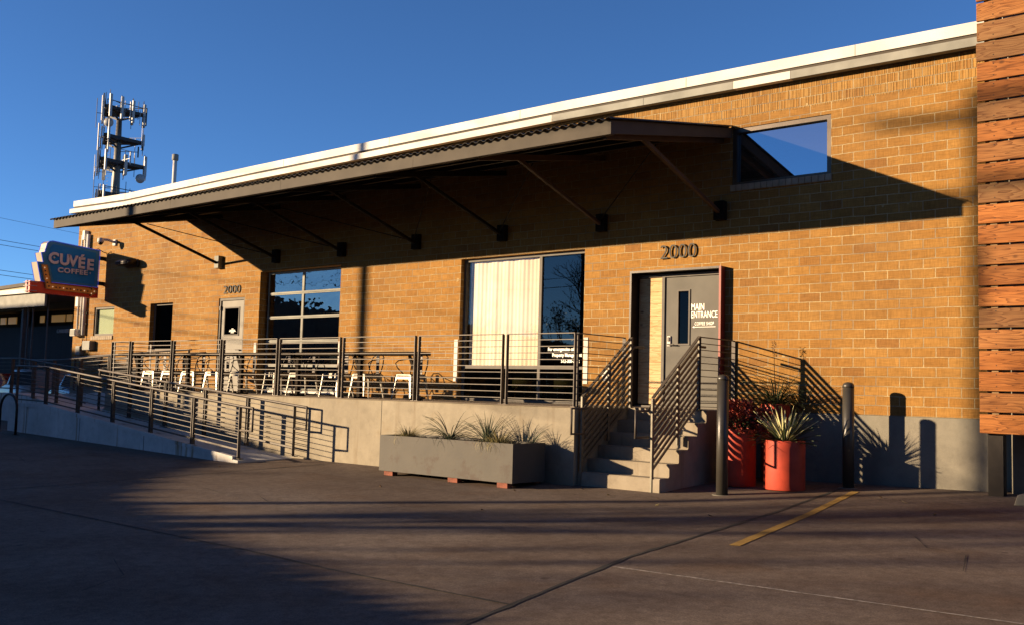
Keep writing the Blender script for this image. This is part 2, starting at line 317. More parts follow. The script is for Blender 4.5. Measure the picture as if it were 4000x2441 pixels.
# ------------------------------------------------------------ building
bld=thing("brick_building","long tan brick warehouse building numbered 2000 with white roof edge","building",(-2,9,-1))
OPEN=[(-13.58,-12.5,1.42,2.21),(-10.68,-9.62,1.0,2.22),(-7.61,-6.57,0,2.24),(-6.0,-3.16,0,2.80),(.35,3.28,0,2.70),(4.34,5.97,0,2.20),(6.10,7.71,3.52,4.42)]
WX0,WX1=-14.72,10.0; ZT=5.06
bm=B()
xs=sorted({WX0,WX1}|{o[0] for o in OPEN}|{o[1] for o in OPEN}); zs=sorted({0,ZT}|{o[2] for o in OPEN}|{o[3] for o in OPEN})
def inside(x,z): return any(o[0]<x<o[1] and o[2]<z<o[3] for o in OPEN)
V={}
def vv(x,y,z):
    k=(round(x,4),round(y,4),round(z,4))
    if k not in V: V[k]=bm.verts.new(k)
    return V[k]
TH=.30
for i in range(len(xs)-1):
    for j in range(len(zs)-1):
        x0,x1,z0,z1=xs[i],xs[i+1],zs[j],zs[j+1]
        if inside((x0+x1)/2,(z0+z1)/2): continue
        bm.faces.new((vv(x0,0,z0),vv(x1,0,z0),vv(x1,0,z1),vv(x0,0,z1)))
        bm.faces.new((vv(x0,TH,z0),vv(x0,TH,z1),vv(x1,TH,z1),vv(x1,TH,z0)))
for a,b,c,d in OPEN:
    def sub(v,lo,hi): return [q for q in v if lo<=q<=hi]
    for z0,z1 in zip(sub(zs,c,d),sub(zs,c,d)[1:]):
        bm.faces.new((vv(a,0,z0),vv(a,0,z1),vv(a,TH,z1),vv(a,TH,z0))); bm.faces.new((vv(b,0,z0),vv(b,TH,z0),vv(b,TH,z1),vv(b,0,z1)))
    for x0,x1 in zip(sub(xs,a,b),sub(xs,a,b)[1:]):
        bm.faces.new((vv(x0,0,d),vv(x1,0,d),vv(x1,TH,d),vv(x0,TH,d)))
        if c>0: bm.faces.new((vv(x0,0,c),vv(x0,TH,c),vv(x1,TH,c),vv(x1,0,c)))
obj("wall",bm,BRICK,bld)
bm=B(); box(bm,WX0,WX0+.3,.3,18,0,ZT); box(bm,WX1-.3,WX1,.3,18,0,ZT); box(bm,WX0+.3,WX1-.3,17.7,18,0,ZT); obj("wall",bm,BRICK,bld)
bm=B(); box(bm,WX0+.02,WX1-.003,-.012,17.95,-1.6,-.004); obj("concrete_base",bm,CONCW,bld)
bm=B(); box(bm,WX0+.3,WX1-.3,.3,17.7,-.003,.02); obj("interior_floor",bm,INTF,bld)
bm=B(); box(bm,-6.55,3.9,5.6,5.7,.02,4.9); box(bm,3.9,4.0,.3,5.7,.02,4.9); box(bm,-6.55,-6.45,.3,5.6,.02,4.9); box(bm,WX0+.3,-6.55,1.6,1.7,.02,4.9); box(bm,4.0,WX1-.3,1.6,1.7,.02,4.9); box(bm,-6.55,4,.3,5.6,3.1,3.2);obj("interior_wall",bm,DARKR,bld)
bm=B(); box(bm,WX0,WX1,-.0,18,ZT,ZT+.12); obj("roof",bm,GUTM,bld)
# roof edge: coping + gutter follow the roofline
def rz(x): # roof line height offset
    pts=[(-14.9,5.235),(-6.3,5.335),(2.77,5.39),(10.6,5.345)]
    for (a,za),(b,zb) in zip(pts,pts[1:]):
        if a<=x<=b: return za+(zb-za)*(x-a)/(b-a)
    return 5.34
bx=[-14.95,-12,-9.2,-6.3,-3,0,2.77,5.2,7.4,10.6]
def edge(bm,y0,y1,dz0,dz1,x0=-14.95,x1=10.6,ov=0):
    X=[x for x in bx if x0<x<x1]; X=[x0]+X+[x1]
    prev=None
    for x in X:
        q=[bm.verts.new((x,y,rz(x)+z)) for y,z in((y0,dz0),(y1,dz0),(y1,dz1),(y0,dz1))]
        if prev:
            for k in range(4): bm.faces.new((prev[k],prev[(k+1)%4],q[(k+1)%4],q[k]))
        else: bm.faces.new(q)
        prev=q
    bm.faces.new(prev[::-1])
bm=B(); edge(bm,-.10,.25,-.165,0); obj("roof_coping",bm,WHM,bld)
for x in(-12.1,-8.6,-5.2,-1.7,1.8,5.3,8.1):
    bm=B(); box(bm,x,x+.012,-.1015,-.099,rz(x)-.160,rz(x)-.004); obj("coping_seam",bm,GUTM,bld)
bm=B(); edge(bm,-.075,-.002,-.36,-.166); obj("roof_fascia",bm,CANOPY,bld)
for i,(a,b) in enumerate(((-14.98,-9.3),(-9.3,-2.6),(-2.6,2.62),(2.62,4.55),(4.55,6.2),(6.2,7.15),(7.15,10.6))):
    bm=B(); e=.0015*(i%2); edge(bm,-.19-e,-.076,-.365,-.245,a+.003,b-.003); obj("gutter",bm,WHM if i in(0,1,2,5) else GUTM,bld)
bm=B(); box(bm,WX0-.06,WX0+.55,.3,.8,5.2,5.42); box(bm,WX0-.02,WX0+.1,.8,17.9,5.18,5.3);obj("parapet_cap",bm,WHM,bld)
# windows and doors
def frame(bm,x0,x1,z0,z1,y0,y1,w,bot=None):
    bw=w if bot is None else bot
    box(bm,x0,x0+w,y0,y1,z0,z1); box(bm,x1-w,x1,y0,y1,z0,z1); box(bm,x0+w,x1-w,y0,y1,z1-w,z1)
    if bw: box(bm,x0+w,x1-w,y0,y1,z0,z0+bw)
def pane(parent,x0,x1,z0,z1,y,m,name="pane"):
    bm=B(); box(bm,x0,x1,y,y+.006,z0,z1); return obj(name,bm,m,parent)
def part(name,parent,m,loc,fn,label=None):
    bm=B(); fn(bm); return obj(name,bm,m,parent,label=label)
def holder(name,parent,loc,bm,m,label=None): return obj(name,bm,m,parent,label=label)
# small left window with pale green blind
bm=B(); frame(bm,-13.58,-12.5,1.42,2.21,.03,.09,.055); wn=obj("window",bm,ALU,bld,label="small window with pale green blind")
pane(wn,-13.52,-12.56,1.48,2.15,.055,GLS); 
bm=B(); box(bm,-13.5,-12.53,.10,.11,1.45,2.19); obj("blind",bm,mat("green_blind",(.46,.52,.33),.8,0,.04,3,.02),wn)
def soldier(parent,x0,x1,z0,z1,y=-.03):
    bm=B(); n=int((x1-x0)/.1)
    for i in range(n):
        a=x0+(x1-x0)*i/n; box(bm,a+.004,a+(x1-x0)/n-.004,y,.05,z0,z1,.004)
    obj("window_sill",bm,SILLB,parent)
soldier(wn,-13.66,-12.5,1.31,1.415)
bm=B(); frame(bm,-10.68,-9.62,1.0,2.22,.12,.18,.05); wn=obj("window",bm,ALU,bld,label="tall dark window"); pane(wn,-10.63,-9.67,1.05,2.17,.15,GLK); soldier(wn,-10.7,-9.6,.89,.995)
# left door
bm=B(); frame(bm,-7.61,-6.57,.0,2.24,.02,.12,.06,0); dr=obj("door",bm,ALU,bld,label="pale grey door with a narrow glass")
bm=B(); box(bm,-7.545,-7.40,.05,.09,.03,2.17);box(bm,-6.83,-6.635,.05,.09,.03,2.17);box(bm,-7.40,-6.83,.05,.09,.03,1.36);box(bm,-7.40,-6.83,.05,.09,2.0,2.17); lf=obj("leaf",bm,DOORW,dr)
bm=B(); frame(bm,-7.42,-6.81,1.34,2.02,.035,.05,.03); obj("glass_frame",bm,ALU,dr); pane(dr,-7.40,-6.83,1.36,2.0,.07,GLK)
bm=B(); tube(bm,[(-6.72,.05,1.0),(-6.72,-.01,1.0),(-6.84,-.01,1.0)],.011); obj("handle",bm,ALU,dr)
for z in(.3,1.15,1.95): bm=B(); box(bm,-7.575,-7.545,.0,.03,z,z+.1); obj("hinge",bm,STEEL,dr)
bm=B()
for k,wd in enumerate((.08,.22,.26,.12)): box(bm,-7.1-wd/2,-7.1+wd/2,.064,.066,1.50-k*.03,1.512-k*.03)
obj("door_notice",bm,WHITE,dr)
# garage door
bm=B(); frame(bm,-6.0,-3.16,.0,2.80,.24,.30,.06,0); gd=obj("garage_door",bm,ALU,bld,label="glazed sectional door with white rails")
GZ=[.12,.65,1.20,1.745,2.29,2.78]; 
for k,z in enumerate(GZ):
    bm=B(); box(bm,-5.93,-3.23,.19,.235,z-.035,z+.03); box(bm,-5.93,-3.23,.175,.189,z-.008,z+.004); obj("door_rail",bm,GUTM,gd)
bm=B(); box(bm,-5.93,-3.23,.195,.232,.025,.084); obj("bottom_panel",bm,WHM,gd)
bm=B()
for z0,z1 in zip(GZ,GZ[1:]):
    box(bm,-4.70,-4.63,.195,.232,z0+.031,z1-.036); box(bm,-5.935,-5.90,.195,.232,z0+.031,z1-.036); box(bm,-3.27,-3.225,.195,.232,z0+.031,z1-.036)
obj("door_stile",bm,GUTM,gd)
for z0,z1 in zip(GZ,GZ[1:]):
    for a,b in((-5.90,-4.70),(-4.63,-3.27)): pane(gd,a,b,z0+.03,z1-.035,.214,GLW)
# shop window
bm=B(); frame(bm,.35,3.28,.0,2.70,.10,.17,.055,.05); sw=obj("shop_window",bm,ALU,bld,label="large shop window with sunlit curtain")
bm=B(); box(bm,2.20,2.26,.10,.17,.05,2.645); obj("mullion",bm,ALU,sw)
bm=B(); box(bm,.405,2.2,.095,.165,.61,.67); box(bm,2.26,3.225,.095,.165,.61,.67); box(bm,2.2,2.26,.095,.0995,.61,.67); obj("transom",bm,ALU,sw)
for a,b in((.405,2.2),(2.26,3.225)):
    pane(sw,a,b,.67,2.645,.13,GLS if a<1 else GLD); pane(sw,a,b,.05,.61,.13,GLD)
bm=B(); prev=None
for i in range(141):
    x=.45+i*(1.74/140); y=.19+.009*math.sin(x*17+.8*math.sin(x*5))+.004*math.sin(x*67)
    q=[bm.verts.new((x,y,z)) for z in(.66,2.66)]
    if prev: bm.faces.new((prev[0],q[0],q[1],prev[1]))
    prev=q
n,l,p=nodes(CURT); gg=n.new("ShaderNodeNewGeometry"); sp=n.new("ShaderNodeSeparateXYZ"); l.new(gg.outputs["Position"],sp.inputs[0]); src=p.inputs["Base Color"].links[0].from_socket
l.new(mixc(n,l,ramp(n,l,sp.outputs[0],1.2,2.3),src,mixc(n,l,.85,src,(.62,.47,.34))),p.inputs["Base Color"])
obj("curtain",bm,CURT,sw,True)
def text(name,s,size,mat_,parent,loc,rot=(90,0,0),ext=.002,font_sx=1,sp=1,align='LEFT',bold=0,label=None,fit=None):
    c=bpy.data.curves.new(name,'FONT'); c.body=s; c.size=size; c.extrude=ext; c.space_character=sp; c.align_x=align; c.offset=bold; c.resolution_u=6
    o=bpy.data.objects.new(name,c); COL.objects.link(o); bpy.context.view_layer.update()
    me=bpy.data.meshes.new_from_object(o.evaluated_get(bpy.context.evaluated_depsgraph_get())); bpy.data.objects.remove(o)
    if fit:
        xs_=[v.co.x for v in me.vertices]; font_sx=fit/(max(xs_)-min(xs_)); me.transform(Matrix.Translation((-min(xs_),0,0)))
    mm=Matrix.Diagonal((font_sx,1,1,1)); me.transform(mm)
    me.transform(Matrix.Rotation(R(rot[2]),4,'Z')@Matrix.Rotation(R(rot[0]),4,'X'))
    me.materials.clear(); me.materials.append(mat_)
    q=bpy.data.objects.new(name,me); COL.objects.link(q)
    if parent is not None: q.parent=parent; q.location=Vector(loc)-base_of(parent)
    else: q.location=loc
    if label: q['label']=label
    return q
for k,(s,x) in enumerate((("For emergencies call",2.42),("Property Management",2.52),("512-300-7402",2.72))):
    text("window_lettering",s,.085,WHITE,sw,(x,.122,.94-k*.105),ext=.0015,font_sx=.85,bold=.002)
# main door with steel box frame
bm=B(); box(bm,4.31,4.345,-.14,.14,.0,2.235); box(bm,4.345,5.965,-.14,.14,2.20,2.235); md=obj("door",bm,STEEL,bld,label="grey main entrance door beside a pine panel, in a projecting steel frame")
bm=B(); box(bm,5.965,6.0,-.14,.14,.0,2.235); obj("side_plate",bm,REDST,md)
bm=B()
zz=.05
while zz<2.12:
    h=random.choice((.17,.2,.24,.15)); h=min(h,2.13-zz); box(bm,4.36,4.80,.09,.12,zz+.002,zz+h-.002); zz+=h
obj("wood_panel",bm,WOODD,md)
bm=B(); box(bm,4.81,4.86,.07,.13,.03,2.18); box(bm,4.86,5.95,.07,.13,2.13,2.18); box(bm,4.345,4.81,.07,.13,2.14,2.18); box(bm,4.345,5.95,.0,.13,.0,.029);box(bm,5.905,5.95,.07,.13,.03,2.13); obj("door_frame",bm,ALU,md)
bm=B(); box(bm,4.865,5.115,.095,.125,.035,2.12);box(bm,5.305,5.90,.095,.125,.035,2.12);box(bm,5.115,5.305,.095,.125,.035,1.04);box(bm,5.115,5.305,.095,.125,1.89,2.12); obj("leaf",bm,DOORG,md)
bm=B(); frame(bm,5.09,5.33,1.015,1.915,.08,.095,.026); obj("glass_frame",bm,ALU,md); pane(md,5.115,5.305,1.04,1.89,.108,GLK)
bm=B(); box(bm,4.915,4.985,.07,.095,1.0,1.17,.008); lathe(bm,(0,0,0),[(0.001,0),(.001,.001)],4); lk=obj("door_lock",bm,WHM,md)
bm=B(); box(bm,4.93,4.97,.06,.07,1.08,1.15,.006); obj("keypad",bm,STEEL,lk)
bm=B(); tube(bm,[(4.95,.09,1.03),(4.95,.03,1.03),(5.07,.03,1.025)],.012); obj("handle",bm,ALU,lk)
bm=B(); box(bm,5.30-.03,5.33,.075,.095,2.125,2.15); obj("door_closer",bm,ALU,md)
text("door_lettering","MAIN",.150,WHITE,md,(5.352,.093,1.575),fit=.232,bold=.001)
text("door_lettering","ENTRANCE",.150,WHITE,md,(5.352,.093,1.452),fit=.470,bold=0)
text("door_lettering","COFFEE SHOP",.075,WHITE,md,(5.416,.093,1.335),fit=.345,sp=1.15,bold=.0005)
bm=B(); box(bm,5.40,5.79,.091,.094,1.303,1.310); prism(bm,[(5.375,1.3065),(5.41,1.322),(5.41,1.291)],'y',.091,.094); obj("door_arrow",bm,WHITE,md)
# upper window
bm=B(); frame(bm,6.10,7.71,3.52,4.42,.02,.10,.07,.04); uw=obj("window",bm,mat("bronze_frame",(.16,.125,.095),.4,.5,.1,5,.02),bld,label="upper window reflecting the blue sky")
pane(uw,6.17,7.64,3.56,4.35,.09,GLB); soldier(uw,6.08,7.73,3.415,3.515)
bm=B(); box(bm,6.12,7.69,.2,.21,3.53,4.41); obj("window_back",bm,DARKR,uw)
# white corner guards
for x in(-6.12,-3.14,.24,3.30):
    bm=B(); box(bm,x,x+.09,-.012,.0-.001,.36,1.16); obj("corner_guard",bm,WHM,bld)
# numerals
hn=text("house_number","2000",.335,NUMM,bld,(4.83,-.03,2.42),ext=.009,fit=.655,bold=-.005)
hn=text("house_number","2000",.28,NUMM,bld,(-7.42,-.018,2.345),ext=.006,fit=.68,bold=-.002)
# outlet
bm=B(); box(bm,3.72,3.84,-.05,-.002,.42,.60,.008); obj("outlet_cover",bm,WHM,bld)
# wall lamp, camera, pipes as parts fixed to the building
wl=thing("wall_lamp","black half-round lamp on the brick wall right of the blade sign","lamp",(-11.75,0,3.33))
bm=B(); box(bm,-11.95,-11.30,-.09,-.001,3.22,3.42,.03); obj("lamp_back",bm,STEEL,wl)
bm=B(); prism(bm,[(-.09,3.25),(-.34,3.25),(-.39,3.31),(-.34,3.40),(-.09,3.43)],'x',-11.95,-11.30); bmesh.ops.bevel(bm,geom=bm.edges[:],offset=.03,segments=3,affect='EDGES'); obj("lamp_shade",bm,STEEL,wl,True)
sc=thing("security_camera","small white dome security camera on a wall bracket above the blade sign","camera",(-12.8,0,3.98))
bm=B(); box(bm,-12.72,-12.56,-.05,-.001,3.88,4.05,.01); tube(bm,[(-12.64,-.05,3.98),(-12.66,-.2,4.02),(-12.70,-.34,4.02)],.035); obj("bracket",bm,WHM,sc)
bm=B(); lathe(bm,(-12.70,-.40,3.93),[(.02,.13),(.085,.11),(.09,.03),(.085,0)],20); obj("housing",bm,WHM,sc,True)
bm=B(); lathe(bm,(-12.70,-.40,3.86),[(.01,0),(.045,.015),(.065,.05),(.07,.075)],16); obj("dome",bm,STEEL,sc,True)
cp=thing("conduit_pipes","white electrical conduits running down the wall corner behind the blade sign","pipe",(-14.2,0,1.5))
for x,z0,r in((-14.38,1.55,.03),(-14.2,1.5,.035),(-14.02,1.45,.055)):
    bm=B(); tube(bm,[(x,-.06,z0),(x,-.06,4.3)],r,10); obj("pipe",bm,WHM,cp,True)
bm=B(); box(bm,-14.27,-14.13,-.13,-.001,4.15,4.42,.01); box(bm,-14.46,-14.30,-.12,-.001,2.25,2.55,.01); obj("junction_box",bm,WHM,cp)
for z in(1.75,2.05,2.8): bm=B(); box(bm,-14.45,-13.92,-.05,-.001,z,z+.03); obj("clamp",bm,STEEL,cp)
bm=B(); tube(bm,[(-14.0,-.06,1.45),(-14.0,-.08,1.2),(-13.95,-.16,1.0),(-13.86,-.12,1.1),(-13.9,-.06,1.3)],.012,6); obj("cable",bm,STEEL,cp)
for i,(a,b,c,d,y,l_) in enumerate(((-14.52,-14.22,1.42,1.62,-.2,"pale square meter box at the top of the cluster beside the building corner"),(-13.85,-13.42,1.02,1.28,-.16,"grey utility box with wide front, right of the other two"),(-14.28,-14.02,.88,1.14,-.13,"lowest narrow utility box near the ramp rail"))):
    eb=thing("electrical_box",l_,"utility box",((a+b)/2,0,c),"utility boxes at the building corner")
    bm=B(); box(bm,a,b,y,-.001,c,d,.012); obj("box_body",bm,mat("box_grey",(.30,.30,.28),.5,.2,.1,6,.02) if i else WHM,eb)
    bm=B(); box(bm,a+.02,b-.02,y-.008,y-.001,c+.02,d-.02); obj("box_cover",bm,GUTM,eb)
# roof flue
fp=thing("roof_flue","thin metal flue pipe with cap standing above the roof edge","chimney",(-13.1,2,5.2))
bm=B(); tube(bm,[(-13.15,2,5.2),(-13.15,2,6.75)],.062,14); obj("pipe",bm,WHM,fp,True)
bm=B(); lathe(bm,(-13.15,2,6.72),[(.075,0),(.095,.02),(.095,.18),(.075,.19)],16); obj("cap",bm,GUTM,fp,True)
# ------------------------------------------------------------ canopy
cn=thing("metal_canopy","long dark metal canopy with corrugated roof over the coffee shop deck","canopy",(-1.5,-1.7,4))
CX0,CX1,CY=-9.2,6.1,-3.4; ZF,ZW=3.80,4.44
def cz_(y): return ZW+(ZF-ZW)*(y/CY)
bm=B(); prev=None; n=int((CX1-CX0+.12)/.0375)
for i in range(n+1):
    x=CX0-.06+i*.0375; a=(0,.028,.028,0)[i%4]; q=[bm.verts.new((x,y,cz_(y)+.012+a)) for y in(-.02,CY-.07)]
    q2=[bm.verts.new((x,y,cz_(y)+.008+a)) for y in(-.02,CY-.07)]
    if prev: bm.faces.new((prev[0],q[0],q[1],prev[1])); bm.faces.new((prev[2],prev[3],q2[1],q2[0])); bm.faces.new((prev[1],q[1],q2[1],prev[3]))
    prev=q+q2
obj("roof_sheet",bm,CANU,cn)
fx=[CX0,-7.9,-4.4,-.9,2.4,CX1]
for a,b in zip(fx,fx[1:]):
    bm=B(); box(bm,a+.002,b-.002,CY,CY+.02,ZF-.185,ZF); box(bm,a+.002,b-.002,CY+.021,CY+.09,ZF-.185,ZF-.175); obj("front_fascia",bm,CANOPY,cn)
for x in(CX0,CX1-.03):
    bm=B(); prism(bm,[(CY+.021,ZF-.18),(CY+.021,ZF),(0,ZW),(0,ZW-.16)],'x',x,x+.03); obj("side_fascia",bm,CANOPY,cn)
for y in(-.75,-1.6,-2.4,-3.1):
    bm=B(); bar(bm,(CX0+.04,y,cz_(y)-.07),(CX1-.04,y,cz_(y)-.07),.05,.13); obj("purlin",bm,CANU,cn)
DKB=mat("shaded_brace_steel",(.022,.016,.012),.85,0,.2,6,.03,spec=.1); BRN=mat("lit_brace_steel",(.10,.06,.035),.7,0,.2,6,.03,spec=.2)  # one brace steel in two tones: canopy shade put into the darker copy
BRX=[-7.63,-5.37,-3.1,-.84,1.42,3.66,5.93]
for i,x in enumerate(BRX):
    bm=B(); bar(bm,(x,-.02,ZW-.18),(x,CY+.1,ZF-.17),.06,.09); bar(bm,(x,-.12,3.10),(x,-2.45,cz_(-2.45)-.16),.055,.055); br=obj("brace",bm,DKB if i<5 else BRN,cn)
    bm=B(); box(bm,x-.09,x+.09,-.12,-.001,2.97,3.27,.006); obj("wall_plate",bm,GUTM if i==0 else DKB,br)
    j=i+1 if i<3 else i-1
    if i!=3: bm=B(); tube(bm,[(x,-2.0,cz_(-2.0)-.28),(BRX[j],-.14,3.13)],.010,6); obj("tie_rod",bm,DKB,br)
# ------------------------------------------------------------ deck, stairs, ramp
dk=thing("loading_deck","raised concrete deck along the brick wall in front of the shop windows","deck",(-1.6,-1.2,-1.1))
bm=B(); box(bm,-8.2,4.93,-2.47,-.014,-1.5,-.012); obj("deck_wall",bm,CONC,dk)
bm=B(); box(bm,-8.22,4.94,-2.49,-.013,-.0115,.0); obj("deck_floor",bm,DECKM,dk)
st=thing("concrete_stairs","concrete entrance stairs climbing to the main door between two steel railings","stairs",(5.6,-1.2,-1.1))
NR=6; gz=-1.115; rise=(0-gz)/NR; run=.255
prof=[(-.014,-1.5),(-.014,0),(-1.10,0)]
y=-1.10; z=0
for k in range(NR-1):
    z-=rise; prof.append((y,z)); y-=run; prof.append((y,z))
prof.append((y,-1.5))
bm=B(); prism(bm,prof,'x',4.935,6.30); bmesh.ops.bevel(bm,geom=[e for e in bm.edges if abs(e.verts[0].co.x-e.verts[1].co.x)>1],offset=.012,segments=2,affect='EDGES'); obj("steps",bm,CONCS,st)
for x in(-4.2,.9): bm=B(); box(bm,x,x+.008,-2.4725,-2.469,-1.13,-.013); obj("form_joint",bm,JOINT,dk)
# railing helpers
def flat(bm,p,q,w,h,up=(0,0,1)): bar(bm,p,q,w,h,up)
dr_=thing("deck_railing","long steel railing with thin horizontal bars along the deck edge","railing",(-1.6,-2.4,0))
PX=[-8.11,-7.31,-5.635,-3.855,-2.04,-.24,1.64,3.54,4.87]; RY=-2.40; RZ=1.075
def hpanel(parent,p,q,zt,pw=.06,nb=10,zb=.10,zpost=0,barw=.011,name="panel",postw=.012):
    """panel between p and q (x,y) with end posts turned edge-on"""
    p=Vector((*p,0)); q=Vector((*q,0)); d=(q-p).normalized(); s=Vector((-d.y,d.x,0))
    bm=B(); bar(bm,p+Vector((0,0,zt-.006)),q+Vector((0,0,zt-.006)),.05,.012); pn=obj(name,bm,RAILM,parent)
    for c in(p,q):
        bm=B(); a=c+Vector((0,0,zpost)); b=c+Vector((0,0,zt-.013)); 
        bar(bm,a,b,pw,postw,up=d); obj("post",bm,RAILM,pn)
        bm=B(); bar(bm,c+Vector((0,0,zpost+.004))-s*.05,c+Vector((0,0,zpost+.004))+s*.05,.07,.008); obj("foot_plate",bm,STEEL,pn)
    for k in range(nb):
        z=zb+(zt-zb)*k/nb; bm=B(); bar(bm,p+Vector((0,0,z)),q+Vector((0,0,z)),barw,barw); obj("bar",bm,RAILM,pn)
    return pn
for i,(a,b) in enumerate(zip(PX,PX[1:])):
    hpanel(dr_,(a+(.045 if i else 0),RY),(b-.045 if i<len(PX)-2 else b,RY),RZ)
hpanel(dr_,(4.87,RY+.05),(4.87,-1.12),RZ,nb=10)
hpanel(dr_,(-8.11,RY+.05),(-8.11,-1.45),RZ,nb=10)
# stair railings
def stair_rail(x,label,inx,ret):
    t=thing("stair_railing",label,"railing",(x,-1.75,-1.1),"steel railings flanking the stairs")
    T0=Vector((x,-1.10,1.075)); T1=Vector((x,-2.36,.16)); d=(T1-T0)
    bm=B(); bar(bm,T0,T1,.05,.014); obj("top_rail",bm,RAILM,t)
    for k in range(1,11):
        a=T0+Vector((0,-.05,-.098*k)); b=T1+Vector((0,0,-.098*k+.0)); a.z-=.036
        bm=B(); bar(bm,a,b,.012,.046); bar(bm,a+Vector((.0015,-.008,.004)),T0+Vector((.0015,.02,-.098*k+.0)),.012,.036); obj("slat",bm,SLATM,t)
    for f,w in((0.0,.05),(.47,.05),(1.0,.055)):
        p=T0+d*f; zb=-.0 if f==0 else (g(x,p.y) if f==1 else -.50)
        bm=B(); box(bm,x-.013,x+.013,p.y-w/2,p.y+w/2,zb,p.z-.008); obj("post",bm,SLATM,t)
    hx=x+inx; H0=Vector((hx,-1.10,.93)); H1=Vector((hx,-2.40,-.02)); 
    bm=B(); tube(bm,[H0+Vector((0,.28,0)),H0,H1,H1+Vector((0,-.30,0)),H1+Vector((0,-.30,-.36)),H1+Vector((0,.02,-.36))],.019,10); obj("handrail",bm,RAILM,t,True)
    bm=B()
    for f in(.15,.6,.95):
        p=H0+(H1-H0)*f; bar(bm,p,(x,p.y,p.z-.05),.012,.012)
    obj("bracket",bm,STEEL,t)
    return t
stair_rail(4.99,"left steel stair railing, joining the long deck railing",.055,0)
rr=stair_rail(6.17,"right steel stair railing, rising in front of the grey door",-.055,1)
hpanel(rr,(6.17,-1.10),(6.17,-.03),RZ,nb=10,name="landing_panel")
# ramp
rp=thing("wheelchair_ramp","pale concrete switchback ramp rising left from the pavement","ramp",(-6,-3,-1.1))
def rampz(x): 
    if x>-1.35: return g(x,-3.6)+.0
    if x>-8.6: return -1.13+(-1.35-x)/(7.25)*.70
    return -.43
bm=B(); prism(bm,[(-1.35,-1.5),(-1.35,-1.128),(-8.6,-.43),(-10.2,-.43),(-10.2,-1.5)],'y',-3.70,-2.475); obj("ramp_flight",bm,CONCR,rp)
bm=B(); prism(bm,[(-8.25,-1.5),(-8.25,-.433),(-10.19,-.433),(-12.4,-.2),(-14.2,-.2),(-14.2,-1.5)],'y',-2.474,-1.42); obj("ramp_flight",bm,CONCR,rp)
bm=B(); prism(bm,[(-8.21,-1.5),(-8.21,-.002),(-12.4,-.205),(-14.2,-.205),(-14.2,-1.5)],'y',-1.419,-.015); obj("ramp_flight",bm,CONCR,rp)
bm=B()
for y0 in(-3.71,): prism(bm,[(-1.5,-1.12),(-1.5,-1.06),(-8.6,-.36),(-10.2,-.36),(-10.2,-.44),(-8.6,-.44)],'y',y0,y0+.09)
obj("curb",bm,CONCR,rp)
for x,zt_ in((-4.4,-.84),(-6.9,-.60),(-9.3,-.44)): bm=B(); box(bm,x,x+.012,-3.7035,-3.698,-1.3,zt_); obj("form_joint",bm,JOINT,rp)
def ramp_rail(label,y,pts,posts,loopx=None,base=None,grp="steel railings along the ramp"):
    """pts: polyline of (x,ztop)"""
    t=thing("ramp_railing",label,"railing",((pts[0][0]+pts[-1][0])/2,y,pts[0][1]-.95),grp)
    def zt(x):
        for (a,za),(b,zb) in zip(pts,pts[1:]):
            if min(a,b)-1e-6<=x<=max(a,b)+1e-6: return za+(zb-za)*(x-a)/(b-a)
        return pts[-1][1]
    P=[(x,y,z) for x,z in pts]
    if loopx:
        x0,z0=pts[0]; P=[(x0+.02,y,z0-.42),(x0+loopx,y,z0-.42),(x0+loopx,y,z0-.02)]+P
    bm=B(); tube(bm,P,.021,10); obj("top_rail",bm,RAILM,t,True)
    for i,x in enumerate(posts):
        for dx in((-.03,.03) if 0<i<len(posts)-1 else (0,)):
            bm=B(); box(bm,x+dx-.007,x+dx+.007,y-.03,y+.03,zt(x)-.91,zt(x)-.02); obj("post",bm,RAILM,t)
        bm=B(); box(bm,x-.09,x+.09,y-.045,y+.045,zt(x)-.915,zt(x)-.905); obj("foot_plate",bm,STEEL,t)
    for k in range(1,9):
        for (a,za),(b,zb) in zip(pts,pts[1:]):
            bm=B(); bar(bm,(a,y,za-.095*k),(b,y,zb-.095*k),.011,.011 if k<8 else .03); obj("bar",bm,RAILM,t)
    return t
ramp_rail("front steel railing on the outer edge of the ramp",-3.62,[(-1.45,-.19),(-8.6,.455),(-10.1,.475)],[-1.45,-2.88,-4.31,-5.74,-7.17,-8.6,-10.0],.36)
ramp_rail("inner steel railing of the ramp with end loop casting shadow on the deck wall",-2.66,[(-1.17,-.16),(-8.18,.43)],[-1.17,-2.57,-3.97,-5.4,-6.8,-8.1],.34)
ramp_rail("rear steel railing on the upper ramp landing at far left",-2.50,[(-9.0,.42),(-9.9,.50),(-12.4,.69),(-14.1,.69)],[-9.2,-10.4,-11.6,-12.8,-14.0])
ramp_rail("middle steel railing between the two upper ramp lanes",-1.42,[(-8.5,.86),(-12.6,.69),(-14.1,.69)],[-8.6,-10.0,-11.4,-12.8,-14.0])
ramp_rail("steel handrail against the brick wall at the back of the ramp",-.25,[(-8.3,1.0),(-12.8,.86),(-14.1,.80)],[-8.4,-9.8,-11.2,-12.6,-14.0])
